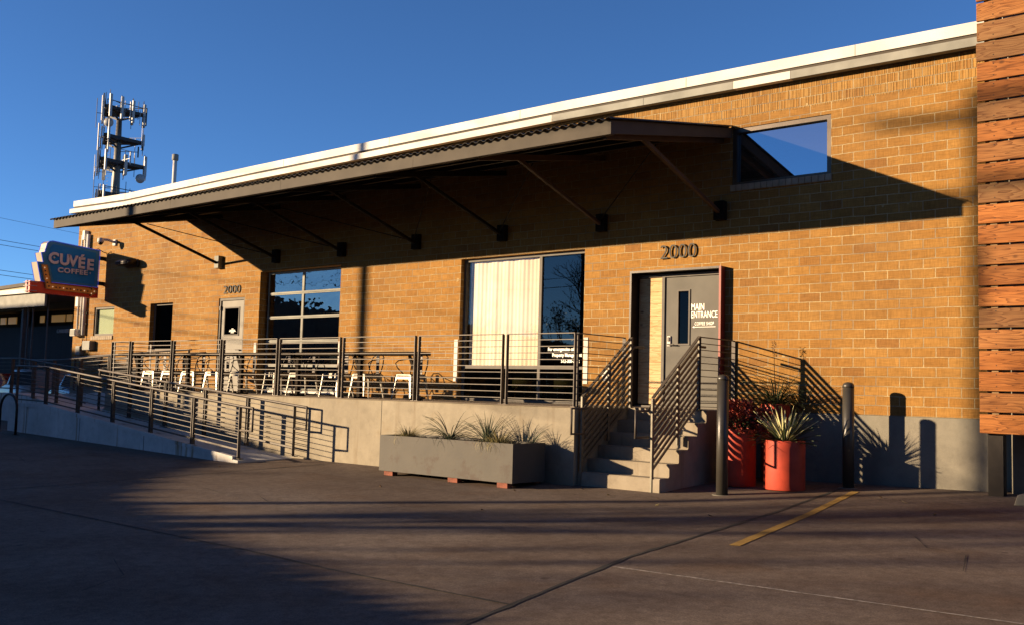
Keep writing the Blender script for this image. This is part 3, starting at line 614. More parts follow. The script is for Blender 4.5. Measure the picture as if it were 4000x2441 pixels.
# bike rack
for i,x in enumerate((-10.75,-9.3)):
    bk=thing("bike_rack",("black hoop bike rack standing near the ramp's left end, cut by the picture edge","black hoop bike rack just in front of the ramp landing")[i],"bike rack",(x,-4.1,g(x,-4.1)),"hoop bike racks")
    z=g(x,-4.1); bm=B(); tube(bm,[(x-.4,-4.1,z),(x-.4,-4.1,z+.55)]+[(x-.4*math.cos(a),-4.1,z+.55+.33*math.sin(a)) for a in [math.pi*k/10 for k in range(1,10)]]+[(x+.4,-4.1,z+.55),(x+.4,-4.1,z)],.028,10); obj("hoop",bm,STEEL,bk,True)
    for s in(-.4,.4): bm=B(); lathe(bm,(x+s,-4.1,z),[(.07,0),(.07,.01)],16); obj("foot_plate",bm,STEEL,bk)
# ------------------------------------------------------------ table and chairs on the deck
TABM=mat("dark_table_wood",(.04,.03,.022),.9,0,.25,4,.05,spec=.1)
tb=thing("bar_table","long narrow dark table on the deck behind the railing","table",(-3.4,-2,0))
bm=B(); box(bm,-8.2,1.35,-2.22,-1.86,.765,.82,.01); lathe(bm,(1.35,-2.04,.765),[(.18,0),(.18,.055)],20); obj("tabletop",bm,TABM,tb)
for x in(-7.6,-5.6,-3.7,-1.9,-.15,1.25):
    bm=B(); bar(bm,(x,-2.04,.0),(x,-2.04,.765),.07,.07); bar(bm,(x-.16,-2.04,.76),(x,-2.04,.45),.03,.05); bar(bm,(x,-2.2,.015),(x,-1.88,.015),.08,.03); obj("leg",bm,TABM,tb)
CHM=mat("galvanised_chair",(.60,.56,.48),.42,.45,.12,8,.03); CHD=mat("dark_chair_frame",(.05,.04,.035),.45,.5,.2,8,.03)
def make_chair():
    t=thing("metal_chair","","chair")
    bm=B(); box(bm,-.19,.19,-.19,.19,.415,.455,.014); obj("seat",bm,CHM,t)
    for sx in(-1,1):
        for sy in(-1,1):
            bm=B(); a=Vector((sx*.17,sy*.17,.43)); b=Vector((sx*.235,sy*.225,0)); s=[bm.verts.new(a+Vector(o)) for o in((-.026,-.022,0),(.026,-.022,0),(.026,.022,0),(-.026,.022,0))]; e=[bm.verts.new(b+Vector(o)*.5) for o in((-.022,-.02,0),(.022,-.02,0),(.022,.02,0),(-.022,.02,0))]
            for k in range(4): bm.faces.new((s[k],s[(k+1)%4],e[(k+1)%4],e[k]))
            bm.faces.new(s[::-1]); bm.faces.new(e); obj("leg",bm,CHM,t)
    bm=B(); box(bm,-.18,.18,-.192,-.180,.36,.414); box(bm,-.18,.18,.180,.192,.36,.414); box(bm,-.192,-.180,-.18,.18,.36,.414); box(bm,.180,.192,-.18,.18,.36,.414); obj("seat_skirt",bm,CHM,t)
    bm=B(); tube(bm,[(-.18,.17,.45),(-.2,.21,.62),(-.17,.25,.76),(-.08,.27,.82),(.08,.27,.82),(.17,.25,.76),(.2,.21,.62),(.18,.17,.45)],.011,8); br=obj("back_frame",bm,CHD,t,True)
    bm=B(); box(bm,-.045,.045,.235,.243,.46,.80); obj("splat",bm,CHD,br)
    for s in(-1,1):
        bm=B(); tube(bm,[(s*.19,.22,.74),(s*.24,.10,.72),(s*.245,-.08,.69),(s*.24,-.15,.64),(s*.22,-.12,.56),(s*.18,.0,.45)],.010,8); obj("armrest",bm,CHD,t,True)
    bm=B(); bar(bm,(-.2,-.2,.16),(.2,.2,.16),.01,.01); bar(bm,(-.2,.2,.16),(.2,-.2,.16),.01,.01); obj("brace",bm,CHD,t)
    return t
ch=[(.66,"grey metal chair at the right end of the long deck table"),(-.55,"metal chair second from the right end of the deck table"),(-1.43,"metal chair on the deck in front of the glazed sectional door's right edge"),(-2.33,"metal chair in front of the right panes of the glazed sectional door"),(-3.2,"metal chair before the middle post of the glazed sectional door"),(-4.3,"metal chair in front of the left edge of the glazed sectional door"),(-5.3,"metal chair between the pale door and the sectional door"),(-6.1,"metal chair standing in front of the pale grey door"),(-6.95,"metal chair just left of the pale grey door"),(-7.8,"metal chair at the left end of the deck table")]
c0=make_chair()
for i,(x,l_) in enumerate(ch):
    c=c0 if i==0 else dup(c0)
    c.location=(x,-1.52+random.uniform(-.06,.05),0); c.rotation_euler=(0,0,random.uniform(-.16,.16) if i else 0); c['label']=l_; c['group']="metal chairs at the long deck table"
# ------------------------------------------------------------ inside: person and tub chairs
TAN=mat("tan_tub_chair",(.52,.34,.12),.7,0,.1,5,.05)
for i,x in enumerate((1.35,2.35)):
    tc_=thing("tub_chair",("tan tub chair behind the shop window, left of the mullion","tan tub chair behind the shop window, right of the mullion")[i],"chair",(x,.95,.02),"tan chairs behind the shop window")
    bm=B(); N=20; inner=[];outer=[]
    for k in range(N+1):
        a=math.pi*(-.15+1.3*k/N); h=.80 if .25<k/N<.75 else .62
        for r,L_ in((.28,inner),(.33,outer)): L_.append([bm.verts.new((x+r*math.cos(a),.95-r*math.sin(a)+.0,.02+z)) for z in(.25,h)])
    for A in(inner,outer):
        for k in range(N): bm.faces.new((A[k][0],A[k+1][0],A[k+1][1],A[k][1]))
    for k in range(N): bm.faces.new((inner[k][1],inner[k+1][1],outer[k+1][1],outer[k][1])); bm.faces.new((inner[k][0],inner[k+1][0],outer[k+1][0],outer[k][0]))
    for k in(0,N): bm.faces.new((inner[k][0],inner[k][1],outer[k][1],outer[k][0]))
    obj("backrest",bm,TAN,tc_,True)
    bm=B(); lathe(bm,(x,.95,.27),[(.26,0),(.27,.1),(.24,.15)],24); obj("seat",bm,TAN,tc_,True)
    for s,u in((-1,-1),(1,-1),(-1,1),(1,1)): bm=B(); tube(bm,[(x+s*.18,.95+u*.18,.27),(x+s*.24,.95+u*.24,.02)],.014); obj("leg",bm,STEEL,tc_)
SKIN=mat("skin",(.42,.24,.16),.6,0,.05,5,0); SHIRT=mat("white_shirt",(.8,.78,.74),.85,0,.04,6,.1); HAIR=mat("dark_hair",(.03,.02,.015),.7,0,.2,30,.2); TROU=mat("dark_trousers",(.04,.04,.05),.85,0,.1,9,.1)
def skin(name,verts,edges,rad,m,parent,sub=2):
    me=bpy.data.meshes.new(name); off=base_of(parent); me.from_pydata([Vector(v) for v in verts],edges,[]); me.materials.append(m)
    o=bpy.data.objects.new(name,me); COL.objects.link(o); o.parent=parent
    md_=o.modifiers.new("skin",'SKIN'); md_.use_smooth_shade=True
    for i,r in enumerate(rad): me.skin_vertices[0].data[i].radius=(r,r) if not isinstance(r,tuple) else r
    me.skin_vertices[0].data[0].use_root=True
    o.modifiers.new("sub",'SUBSURF').levels=sub; o.modifiers["sub"].render_levels=sub
    bpy.context.view_layer.update(); dg=bpy.context.evaluated_depsgraph_get(); me2=bpy.data.meshes.new_from_object(o.evaluated_get(dg)); o.modifiers.clear(); o.data=me2
    for p in me2.polygons: p.use_smooth=True
    return o
ps=thing("person","seated person in a white shirt behind the lower right panes of the glazed door","person",(-4.25,.95,.02))
bv=[(0,0,.50),(0,.0,.68),(0,.0,.90),(0,-.01,.97),(0,-.03,1.04),(0,-.04,1.14),(0,-.04,1.21),
    (-.17,0,.90),(-.22,-.04,.66),(-.12,-.26,.68),(-.08,-.32,.69),(.17,0,.90),(.22,-.04,.66),(.12,-.26,.68),(.08,-.32,.69),
    (-.1,-.04,.48),(-.12,-.42,.50),(-.12,-.44,.08),(-.12,-.56,.03),(.1,-.04,.48),(.12,-.42,.50),(.12,-.44,.08),(.12,-.56,.03)]
be=[(0,1),(1,2),(2,3),(3,4),(4,5),(5,6),(2,7),(7,8),(8,9),(9,10),(2,11),(11,12),(12,13),(13,14),(0,15),(15,16),(16,17),(17,18),(0,19),(19,20),(20,21),(21,22)]
rd=[.14,.13,.13,.055,.06,.09,.06,.06,.045,.034,.03,.06,.045,.034,.03,.085,.065,.045,.035,.085,.065,.045,.035]
body=skin("body",bv,be,rd,SKIN,ps)
sv=[(0,0,.50),(0,0,.68),(0,0,.90),(-.17,0,.90),(-.205,-.02,.74),(.17,0,.90),(.205,-.02,.74)]
skin("shirt",sv,[(0,1),(1,2),(2,3),(3,4),(2,5),(5,6)],[.155,.15,.145,.082,.07,.082,.07],SHIRT,ps)
skin("trousers",[(0,0,.47),(-.1,-.04,.48),(-.12,-.42,.50),(-.12,-.44,.12),(.1,-.04,.48),(.12,-.42,.50),(.12,-.44,.12)],[(0,1),(1,2),(2,3),(0,4),(4,5),(5,6)],[.155,.10,.078,.058,.10,.078,.058],TROU,ps)
bm=B(); bmesh.ops.create_icosphere(bm,subdivisions=2,radius=.105); bmesh.ops.delete(bm,geom=[v for v in bm.verts if v.co.z<-.02 and v.co.y<.02],context='VERTS'); bmesh.ops.translate(bm,verts=bm.verts[:],vec=Vector((-4.25,.95-.025,.02+1.165))); obj("hair",bm,HAIR,ps,True)
for s in(-1,1):
    for k in range(4):
        x=s*(.065+.012*k); bm=B(); tube(bm,[(-4.25+x,.95-.33,.71),(-4.25+x*.95,.95-.385,.715),(-4.25+x*.9,.95-.41,.695)],[.008,.0075,.006],6); obj("finger",bm,SKIN,ps,True)
pc=thing("inner_table","small dark table inside behind the glazed door, in front of the seated person","table",(-4.25,.45,.02))
bm=B(); box(bm,-4.75,-3.75,.35,.75,.66,.69,.005); obj("tabletop",bm,STEEL,pc); bm=B(); tube(bm,[(-4.25,.55,.02),(-4.25,.55,.66)],.03); obj("leg",bm,STEEL,pc)
pch=thing("inner_stool","low dark stool under the seated person inside","stool",(-4.25,.98,.02))
bm=B(); lathe(bm,(-4.25,.99,.33),[(.17,0),(.18,.02),(.17,.04)],20); obj("seat",bm,STEEL,pch)
for s,u in((-1,-1),(1,-1),(-1,1),(1,1)): bm=B(); tube(bm,[(-4.25+s*.1,.99+u*.1,.34),(-4.25+s*.16,.99+u*.16,.02)],.012); obj("leg",bm,STEEL,pch)
# ------------------------------------------------------------ planter and pots
def leafmat(name,c1,c2,rough=.5):
    m=mat(name,c1,rough,0,.2,7,0,col2=c2,spec=.3); p=m.node_tree.nodes["Principled BSDF"]; p.inputs["Subsurface Weight"].default_value=0.0; return m
LGR=leafmat("bluegreen_blade",(.055,.075,.045),(.10,.12,.075)); LGR2=leafmat("dry_grass_blade",(.20,.17,.07),(.34,.28,.12)); LGR3=leafmat("green_blade",(.035,.055,.022),(.075,.095,.035)); LVY=leafmat("cream_blade",(.62,.60,.30),(.74,.70,.38)); LRED=leafmat("red_leaf",(.22,.035,.022),(.40,.07,.045)); LDRY=leafmat("brown_leaf",(.09,.05,.03),(.14,.08,.04)); STALK=leafmat("flower_stalk",(.22,.12,.06),(.35,.2,.1))
def blades(bm,c,n,L,lean,wd,droop=.6,seg=6,spread=.03,lvar=.35,channel=0):
    c=Vector(c)
    for _i in range(n):
        a=random.uniform(0,2*math.pi); ln=L*random.uniform(1-lvar,1.0); le=lean*random.uniform(.15,1)**.7
        h=Vector((math.cos(a),math.sin(a),0)); s=Vector((-h.y,h.x,0)); p=c+h*random.uniform(0,spread); th=le; prev=None; st=ln/seg
        dr=droop*random.uniform(.4,1.3)
        for k in range(seg+1):
            f=k/seg; w_=wd*(1-f**2.2)*.5*(.7+.3*min(1,f*4))+.0004
            q=[bm.verts.new(p+s*w_+Vector((0,0,wd*channel))),bm.verts.new(p),bm.verts.new(p-s*w_+Vector((0,0,wd*channel)))] if channel else [bm.verts.new(p+s*w_),bm.verts.new(p-s*w_)]
            if prev:
                for j in range(len(q)-1): bm.faces.new((prev[j],prev[j+1],q[j+1],q[j]))
            prev=q; p=p+(h*math.sin(th)+Vector((0,0,math.cos(th))))*st; th+=dr*le*(.25+f)*.8+dr*.05
def plant(name,label,cat,c,specs,grp=None):
    t=thing(name,label,cat,c,grp)
    for nm,m,fn in specs:
        bm=B(); fn(bm); obj(nm,bm,m,t)
    return t
PXa,PXb,PYa,PYb=1.80,4.50,-3.32,-2.58; PZ0,PZ1=-1.085,-.535
pl=thing("steel_planter","long rusty steel planter box set on bricks before the deck wall","planter",((PXa+PXb)/2,-2.95,-1.085))
bm=B(); t_=.012
box(bm,PXa,PXb,PYa,PYa+t_,PZ0,PZ1); box(bm,PXa,PXb,PYb-t_,PYb,PZ0,PZ1); box(bm,PXa,PXa+t_,PYa+t_,PYb-t_,PZ0,PZ1); box(bm,PXb-t_,PXb,PYa+t_,PYb-t_,PZ0,PZ1); box(bm,PXa+t_,PXb-t_,PYa+t_,PYb-t_,PZ0,PZ0+.01)
box(bm,PXa+t_,PXb-t_,PYa+t_,PYa+.05,PZ1-.012,PZ1-.001); obj("box",bm,PLANTS_,pl)
# rust + scratches on planter
n,l,p=nodes(PLANTS_); gg=n.new("ShaderNodeNewGeometry"); pos=gg.outputs["Position"]; src=p.inputs["Base Color"].links[0].from_socket
ru=noise(n,l,pos,3.2,6,.7); c1=mixc(n,l,math_(n,l,'MULTIPLY',ramp(n,l,ru,.56,.66),.7),src,(.17,.085,.05))
sc_=noise(n,l,pos,1,4,.7,(38,38,9)); c2=mixc(n,l,math_(n,l,'MULTIPLY',ramp(n,l,sc_,.68,.74),.8),c1,(.48,.37,.20))
bl=noise(n,l,pos,2.1,2,.5); c3=mixc(n,l,math_(n,l,'MULTIPLY',ramp(n,l,bl,.66,.70),.5),c2,(.45,.33,.16)); l.new(c3,p.inputs["Base Color"])
bm=B(); N=40
for i in range(N):
    for j in range(10):
        x0=PXa+t_+(PXb-PXa-2*t_)*i/N; x1=PXa+t_+(PXb-PXa-2*t_)*(i+1)/N; y0=PYa+t_+(PYb-PYa-2*t_)*j/10; y1=PYa+t_+(PYb-PYa-2*t_)*(j+1)/10
        bm.faces.new([bm.verts.new((x,y,PZ1-.04+.02*math.sin(x*37+y*23)*math.cos(x*11-y*41))) for x,y in((x0,y0),(x1,y0),(x1,y1),(x0,y1))])
bmesh.ops.remove_doubles(bm,verts=bm.verts[:],dist=.001); obj("soil",bm,SOIL,pl)
for i,(x,y) in enumerate(((4.32,-3.29),(3.35,-3.27),(1.98,-3.26),(4.3,-2.62),(3.3,-2.62),(2.1,-2.62))):
    lab=("pale pinkish brick under the planter's right front corner","reddish brick under the middle of the planter's front edge","reddish brick under the planter's left front end","brick under the planter's right back corner","brick under the middle of the planter's back edge","brick under the planter's left back end")[i]
    bm=B(); box(bm,x-.1,x+.1,y-.03,y+.08,g(x,y),PZ0-.001,.006); tag(obj("brick",bm,BRKR,loc=(x,y,g(x,y))),lab,"brick","bricks supporting the planter")
zc=PZ1-.03
plant("yucca_plant","large blue-green spiky yucca in the middle of the steel planter","plant",(3.0,-3.0,zc),[("leaves",LGR,lambda b:blades(b,(3.0,-3.0,zc),75,.62,1.25,.014,.45,7,.05,.35,.25))],"plants in the steel planter")
plant("yucca_plant","upright spiky yucca in the steel planter, right of the larger one","plant",(3.62,-2.85,zc),[("leaves",LGR,lambda b:blades(b,(3.62,-2.85,zc),60,.58,1.0,.013,.3,7,.05,.35,.25))],"plants in the steel planter")
plant("grass_tuft","dry straw-coloured grass tuft at the left of the steel planter","plant",(2.15,-3.05,zc),[("leaves",LGR2,lambda b:blades(b,(2.15,-3.05,zc),230,.34,1.4,.006,.9,6,.13)),("green_leaves",LGR3,lambda b:blades(b,(2.15,-3.05,zc),70,.3,1.4,.006,.9,6,.13))],"plants in the steel planter")
plant("grass_tuft","low dry grass tuft in the steel planter, right of the two yuccas","plant",(4.05,-3.1,zc),[("leaves",LGR2,lambda b:blades(b,(4.05,-3.1,zc),240,.36,1.4,.006,.9,6,.15)),("green_leaves",LGR3,lambda b:blades(b,(4.05,-3.1,zc),90,.33,1.4,.006,.9,6,.15))],"plants in the steel planter")
plant("yucca_plant","thin wispy blue-green yucca at the right end of the steel planter","plant",(4.36,-2.72,zc),[("leaves",LGR,lambda b:blades(b,(4.36,-2.72,zc),42,.5,1.3,.009,.5,7,.05,.4,.2))],"plants in the steel planter")
def pot(label,x,y,r,h,zb=None):
    z=g(x,y) if zb is None else zb
    t=thing("plant_pot",label,"pot",(x,y,z),"red cylindrical plant pots")
    bm=B(); seg=48
    pr=[(r*.985,0),(r,.01),(r,h-.008),(r*.99,h),(r-.03,h),(r-.032,h-.06)]
    rings=[[bm.verts.new((x+q*math.cos(2*math.pi*k/seg),y+q*math.sin(2*math.pi*k/seg),z+zz_)) for k in range(seg)] for q,zz_ in pr]
    for a,b in zip(rings,rings[1:]):
        for k in range(seg): bm.faces.new((a[k],a[(k+1)%seg],b[(k+1)%seg],b[k]))
    bm.faces.new(rings[0][::-1]); obj("pot_body",bm,POTR,t,True)
    bm=B(); lathe(bm,(x,y,z+h-.065),[(r-.031,0),(r-.035,.02),(.02,.03)],24); obj("soil",bm,SOIL,t)
    return z+h-.04
za=pot("red cylindrical pot in front, full sunlight, holding the variegated yucca",7.50,-1.07,.275,.67)
plant("yucca_plant","variegated yucca with cream-striped leaves in the front red pot","plant",(7.50,-1.07,za),[("striped_leaves",LVY,lambda b:blades(b,(7.50,-1.07,za),46,.58,.95,.034,.05,6,.05,.3,.22)),("green_leaves",LGR3,lambda b:blades(b,(7.50,-1.07,za),85,.54,1.5,.028,.12,6,.06,.3,.22)),("dry_leaves",LDRY,lambda b:blades(b,(7.50,-1.07,za),22,.42,1.9,.022,.15,6,.1,.3,.2))])
zb_=pot("red cylindrical pot between the bollard and the stairs, striped by railing shadow",6.77,-1.02,.25,.80)
def leafy(bm,c,n,r,h,size,up=.5):
    c=Vector(c)
    for _i in range(n):
        a=random.uniform(0,2*math.pi); rr_=r*random.random()**.5; z=h*random.random()**.8; k=1-.35*(z/h)
        p=c+Vector((math.cos(a)*rr_*k*1.15,math.sin(a)*rr_*k*1.15,z)); d=Vector((math.cos(a)+random.uniform(-.8,.8),math.sin(a)+random.uniform(-.8,.8),random.uniform(-.6,1.4)*up*2)).normalized()
        s=d.cross(Vector((random.random()-.5,random.random()-.5,random.random()-.5))).normalized(); L_=size*random.uniform(.6,1.3); w_=L_*.16
        v=[bm.verts.new(p),bm.verts.new(p+d*L_*.45+s*w_),bm.verts.new(p+d*L_),bm.verts.new(p+d*L_*.45-s*w_)]; bm.faces.new(v)
plant("nandina_shrub","red-leaved shrub in the pot behind the left bollard","plant",(6.77,-1.02,zb_),[("red_leaves",LRED,lambda b:leafy(b,(6.77,-1.02,zb_-.02),1500,.24,.44,.07)),("dark_leaves",LGR3,lambda b:leafy(b,(6.77,-1.02,zb_-.08),700,.24,.28,.07))],"red shrubs in pots")
bm=B()
for _i in range(26):
    a=random.uniform(0,6.28); tube(bm,[(6.77,-1.02,zb_-.03),(6.80+.1*math.cos(a),-1.05+.1*math.sin(a),zb_+.2),(6.80+.2*math.cos(a),-1.05+.2*math.sin(a),zb_+.4)],[.006,.004,.002],4)
zc2=pot("tall red cylindrical pot at the back against the wall, holding the green grassy plant",6.98,-.25,.21,1.13)
plant("hesperaloe_plant","green grassy plant with a tall flower stalk in the rear red pot","plant",(7.0,-.30,zc2),[("leaves",LGR3,lambda b:blades(b,(7.0,-.30,zc2),190,.72,1.35,.013,.5,7,.07,.35,.25)),("flower_stalk",STALK,lambda b:[tube(b,[(7.0,-.30,zc2),(6.99,-.32,zc2+.5),(6.97,-.31,zc2+.95)],[.006,.005,.003],5),leafy(b,(6.975,-.31,zc2+.72),60,.02,.24,.04)])])
plant("nandina_shrub","sprawling bright red shrub between the rear and front pots","plant",(6.98,-.80,zb_-.05),[("red_leaves",LRED,lambda b:leafy(b,(6.98,-.80,zb_-.12),900,.18,.45,.07))],"red shrubs in pots")
for k,(x,y) in enumerate(((5.3,-2.75),(5.9,-3.0),(6.6,-2.9),(4.7,-3.5),(6.9,-3.4),(3.0,-4.4),(8.9,-1.3),(9.3,-1.6),(-1.0,-4.3),(7.9,-3.9),(9.9,-2.4),(5.6,-5.2))):
    bm=B(); a=random.uniform(0,6.28); u=Vector((math.cos(a),math.sin(a),.15))*.045; v=Vector((-math.sin(a),math.cos(a),.1))*.02; c=Vector((x,y,g(x,y)+.012))
    q=[c-u,c-u*.3+v,c+u+Vector((0,0,.012)),c-u*.2-v]; w2=[bm.verts.new(t_) for t_ in q]+[bm.verts.new(t_+Vector((0,0,.0015))) for t_ in q]
    bm.faces.new(w2[:4][::-1]); bm.faces.new(w2[4:])
    for i in range(4): bm.faces.new((w2[i],w2[(i+1)%4],w2[4+(i+1)%4],w2[4+i]))
    tag(obj("fallen_leaf",bm,(LDRY,LGR2,STALK)[k%3],loc=(x,y,g(x,y))),"small dry brown leaf lying on the pavement","leaf","fallen leaves on the pavement")
# ------------------------------------------------------------ bollards
for x,y,h,l_ in((7.048,-2.016,1.575,"tall round steel bollard left of the red pots"),(8.17,-.50,1.43,"round steel bollard standing right of the red pots, nearer the wall")):
    z=g(x,y); bo=thing("bollard",l_,"bollard",(x,y,z),"round steel bollards")
    bm=B(); lathe(bm,(x,y,z-.02),[(.078,0),(.078,h-.03)],28); obj("post",bm,BOLL,bo,True)
    bm=B(); lathe(bm,(x,y,z+h-.05),[(.080,0),(.080,.02),(.070,.05),(.045,.068),(.002,.075)],28); obj("cap",bm,BOLL,bo,True)
    bm=B(); lathe(bm,(x,y,z-.003),[(.13,0),(.13,.006)],28); obj("footing",bm,CONCW,bo)
# ------------------------------------------------------------ wooden screen at the right
ws=thing("wood_screen","tall screen of horizontal reddish cedar boards at the right edge","fence",(11.5,-.5,-1))
zz=-.17; k=0
while zz<6.4:
    bm=B(); e=random.uniform(-.006,.006); box(bm,9.88+e,14.5,-.52,-.48,zz+.0,zz+.268-.027,.004)
    gap=.268
    w_=[0,2,0,0,2,1,0,0,2,0,0,1,0,2,0,1,0,0,1,1,2,0,0,1][k%24]
    o=obj("board",bm,WOODS[w_],ws)
    bm=B()
    for xx in(10.08,10.9,11.7):
        for dz in(.05,.2): lathe(bm,(0,0,0),[(.001,0),(.001,.001)],3) if False else box(bm,xx,xx+.012,-.5225,-.5205,zz+dz,zz+dz+.012)
    obj("nail",bm,STEEL,o); zz+=gap; k+=1
SUP=mat("screen_batten",(.42,.27,.13),.85,0,.15,8,.2)
for x in(10.02,11.2,12.6): bm=B(); box(bm,x,x+.08,-.478,-.42,-.14,6.2); obj("batten",bm,SUP,ws)
bm=B(); box(bm,9.95,10.13,-.417,-.25,-1.03,6.0); obj("post",bm,STEEL,ws); bm=B(); box(bm,9.90,10.18,-.46,-.20,-1.0,-.975); obj("foot_plate",bm,STEEL,ws)
bm=B(); box(bm,12.6,12.78,-.417,-.25,-1.03,6.0); obj("post",bm,STEEL,ws)
pp=thing("concrete_pillar","narrow concrete pillar behind the wood screen beside the steel post","pillar",(10.2,.1,-1)); bm=B(); box(bm,10.14,10.30,-.05,.14,-1.05,4.9,.01); obj("shaft",bm,CONCW,pp)
bk_=thing("back_wall","shaded wall of the recess behind the wood screen","wall",(12.5,2.6,-1)); bm=B(); box(bm,10.0,15.5,2.4,2.6,-1.1,5.0); obj("wall_face",bm,CONCW,bk_)
bm=B(); prism(bm,[(10.42,-.99),(10.46,-.86),(10.60,-.84),(10.66,-.99)],'y',-1.15,.7); bmesh.ops.bevel(bm,geom=bm.edges[:],offset=.01,segments=1,affect='EDGES'); 
tag(obj("wheel_stop",bm,CONCW,loc=(10.5,-.3,-.99)),"concrete wheel stop at the lower right picture edge","wheel stop")
# ------------------------------------------------------------ blade sign
SX=-13.02
sg=thing("blade_sign","blue neon blade sign reading CUVEE COFFEE above a red bar with orange arrow","sign",(-13.2,-1.1,2.4))
BLUE=mat("sign_blue",(.03,.20,.42),.9,0,.12,2,.01,spec=.05); BLUE2=mat("sign_teal_border",(.09,.26,.34),.9,0,.1,3,.01,spec=.05); TANE=mat("sign_edge_tan",(.40,.34,.26),.5,.1,.1,4,.02); RED=mat("sign_red",(.45,.030,.015),.42,0,.1,4,.02); ORG=mat("sign_orange",(.70,.26,.04),.45,0,.08,4,.02)
NEB=emis("neon_blue",(.08,.14,.95),.06); NEP=mat("unlit_neon_letter",(.62,.52,.48),.35,0,.06,5,.0)
out=[(-.24,3.745),(-1.58,3.84),(-1.66,3.82),(-1.72,3.76),(-1.775,3.52),(-1.865,3.50),(-1.80,3.245),(-1.955,3.24),(-1.83,2.74),(-.25,2.72)]
bm=B(); prism(bm,[(a,b) for a,b in out],'x',SX-.30,SX); 
for f in bm.faces: f.material_index=1 if abs(f.normal.x)<.5 else 0
bm.normal_update()
for f in bm.faces: f.material_index=0 if len(f.verts)>4 else 1
obj("sign_cabinet",bm,[BLUE2,TANE],sg)
inn=[(-.34,3.67),(-1.55,3.755),(-1.63,3.66),(-1.60,3.2),(-1.50,2.80),(-.35,2.79)]
bm=B(); prism(bm,inn,'x',SX+.001,SX+.006); obj("sign_face",bm,BLUE,sg)
bm=B(); tube(bm,[(SX+.03,a,b) for a,b in out+[out[0]]],.010,6); tube(bm,[(SX-.33,a,b) for a,b in out[:9]],.010,6); obj("neon_tube",bm,NEB,sg)
bm=B(); box(bm,SX-.26,SX+.0,-2.10,-.22,2.435,2.735); 
bmesh.ops.translate(bm,verts=bm.verts[:],vec=Vector((0,0,-.003))); obj("red_bar",bm,RED,sg)
bm=B()
for z in(2.47,2.6,2.7): tube(bm,[(SX-.30,-2.13,z),(SX+.03,-2.13,z),(SX+.03,-1.92,z)],.008,6)
tube(bm,[(SX-.12,-2.115,2.42),(SX-.12,-2.115,2.75)],.018,6); obj("neon_tube",bm,WHM,sg)
arr=[(-1.847,3.18),(-1.69,3.18),(-1.56,2.70),(-.455,2.675),(-.44,2.725),(-.26,2.595),(-.455,2.465),(-.465,2.52),(-1.68,2.545)]
bm=B(); prism(bm,arr,'x',SX+.007,SX+.05); obj("arrow",bm,ORG,sg)
bm=B(); tube(bm,[(SX+.06,a,b) for a,b in arr+[arr[0]]],.008,6); obj("neon_tube",bm,mat("amber_tube",(.75,.42,.14),.35,0,.05,4,0),sg)
LIT=emis("lit_bulb",(1,.72,.4),.16); OFFB=mat("dark_bulb",(.16,.04,.02),.4,0,.2,6,0)
cent=[(-1.765,3.10),(-1.745,3.02),(-1.72,2.92),(-1.69,2.82),(-1.665,2.72),(-1.62,2.625)]+[(-1.52+i*.0975,2.615-i*.0028) for i in range(11)]+[(-.44,2.665),(-.44,2.535),(-.36,2.60)]
for i,(a,b) in enumerate(cent):
    bm=B(); bmesh.ops.create_icosphere(bm,subdivisions=1,radius=.018 if i in(0,3,6,9,12,15,18,19) else .022); bmesh.ops.translate(bm,verts=bm.verts[:],vec=Vector((SX+.062,a,b))); obj("bulb",bm,LIT if i in(0,3,6,9,12,15,18,19) else OFFB,sg,True)
bold=.014
for s,a,z0 in(("C",-1.67,3.25),("U",-1.37,3.24),("V",-1.115,3.23),("É",-.86,3.205),("E",-.61,3.185)):
    text("neon_letter",s,.40,NEP,sg,(SX+.03,a,z0),rot=(90,0,90),ext=.018,font_sx=.98,bold=.016)
text("neon_lettering","COFFEE",.175,NEP,sg,(SX+.03,-1.40,3.03),rot=(90,0,90),ext=.012,fit=.83,sp=1.12,bold=.006)
def spark(bm,y,z,r):
    prism(bm,[(y+ (r if k%2==0 else r*.28)*math.cos(k*math.pi/4),z+(r if k%2==0 else r*.28)*math.sin(k*math.pi/4)) for k in range(8)],'x',SX+.03,SX+.045)
bm=B(); spark(bm,-1.52,3.40,.045); spark(bm,-.50,3.09,.035); obj("sparkle",bm,NEP,sg)
bm=B(); box(bm,SX-.2,SX-.1,-.25,-.001,3.5,3.6); box(bm,SX-.2,SX-.1,-.25,-.001,2.8,2.9); obj("bracket",bm,STEEL,sg)
bm=B(); tube(bm,[(SX-.1,-.35,3.74),(SX-.08,-.25,3.80),(SX-.05,-.1,3.72),(SX-.02,-.01,3.7)],.012,6); obj("cable",bm,STEEL,sg)
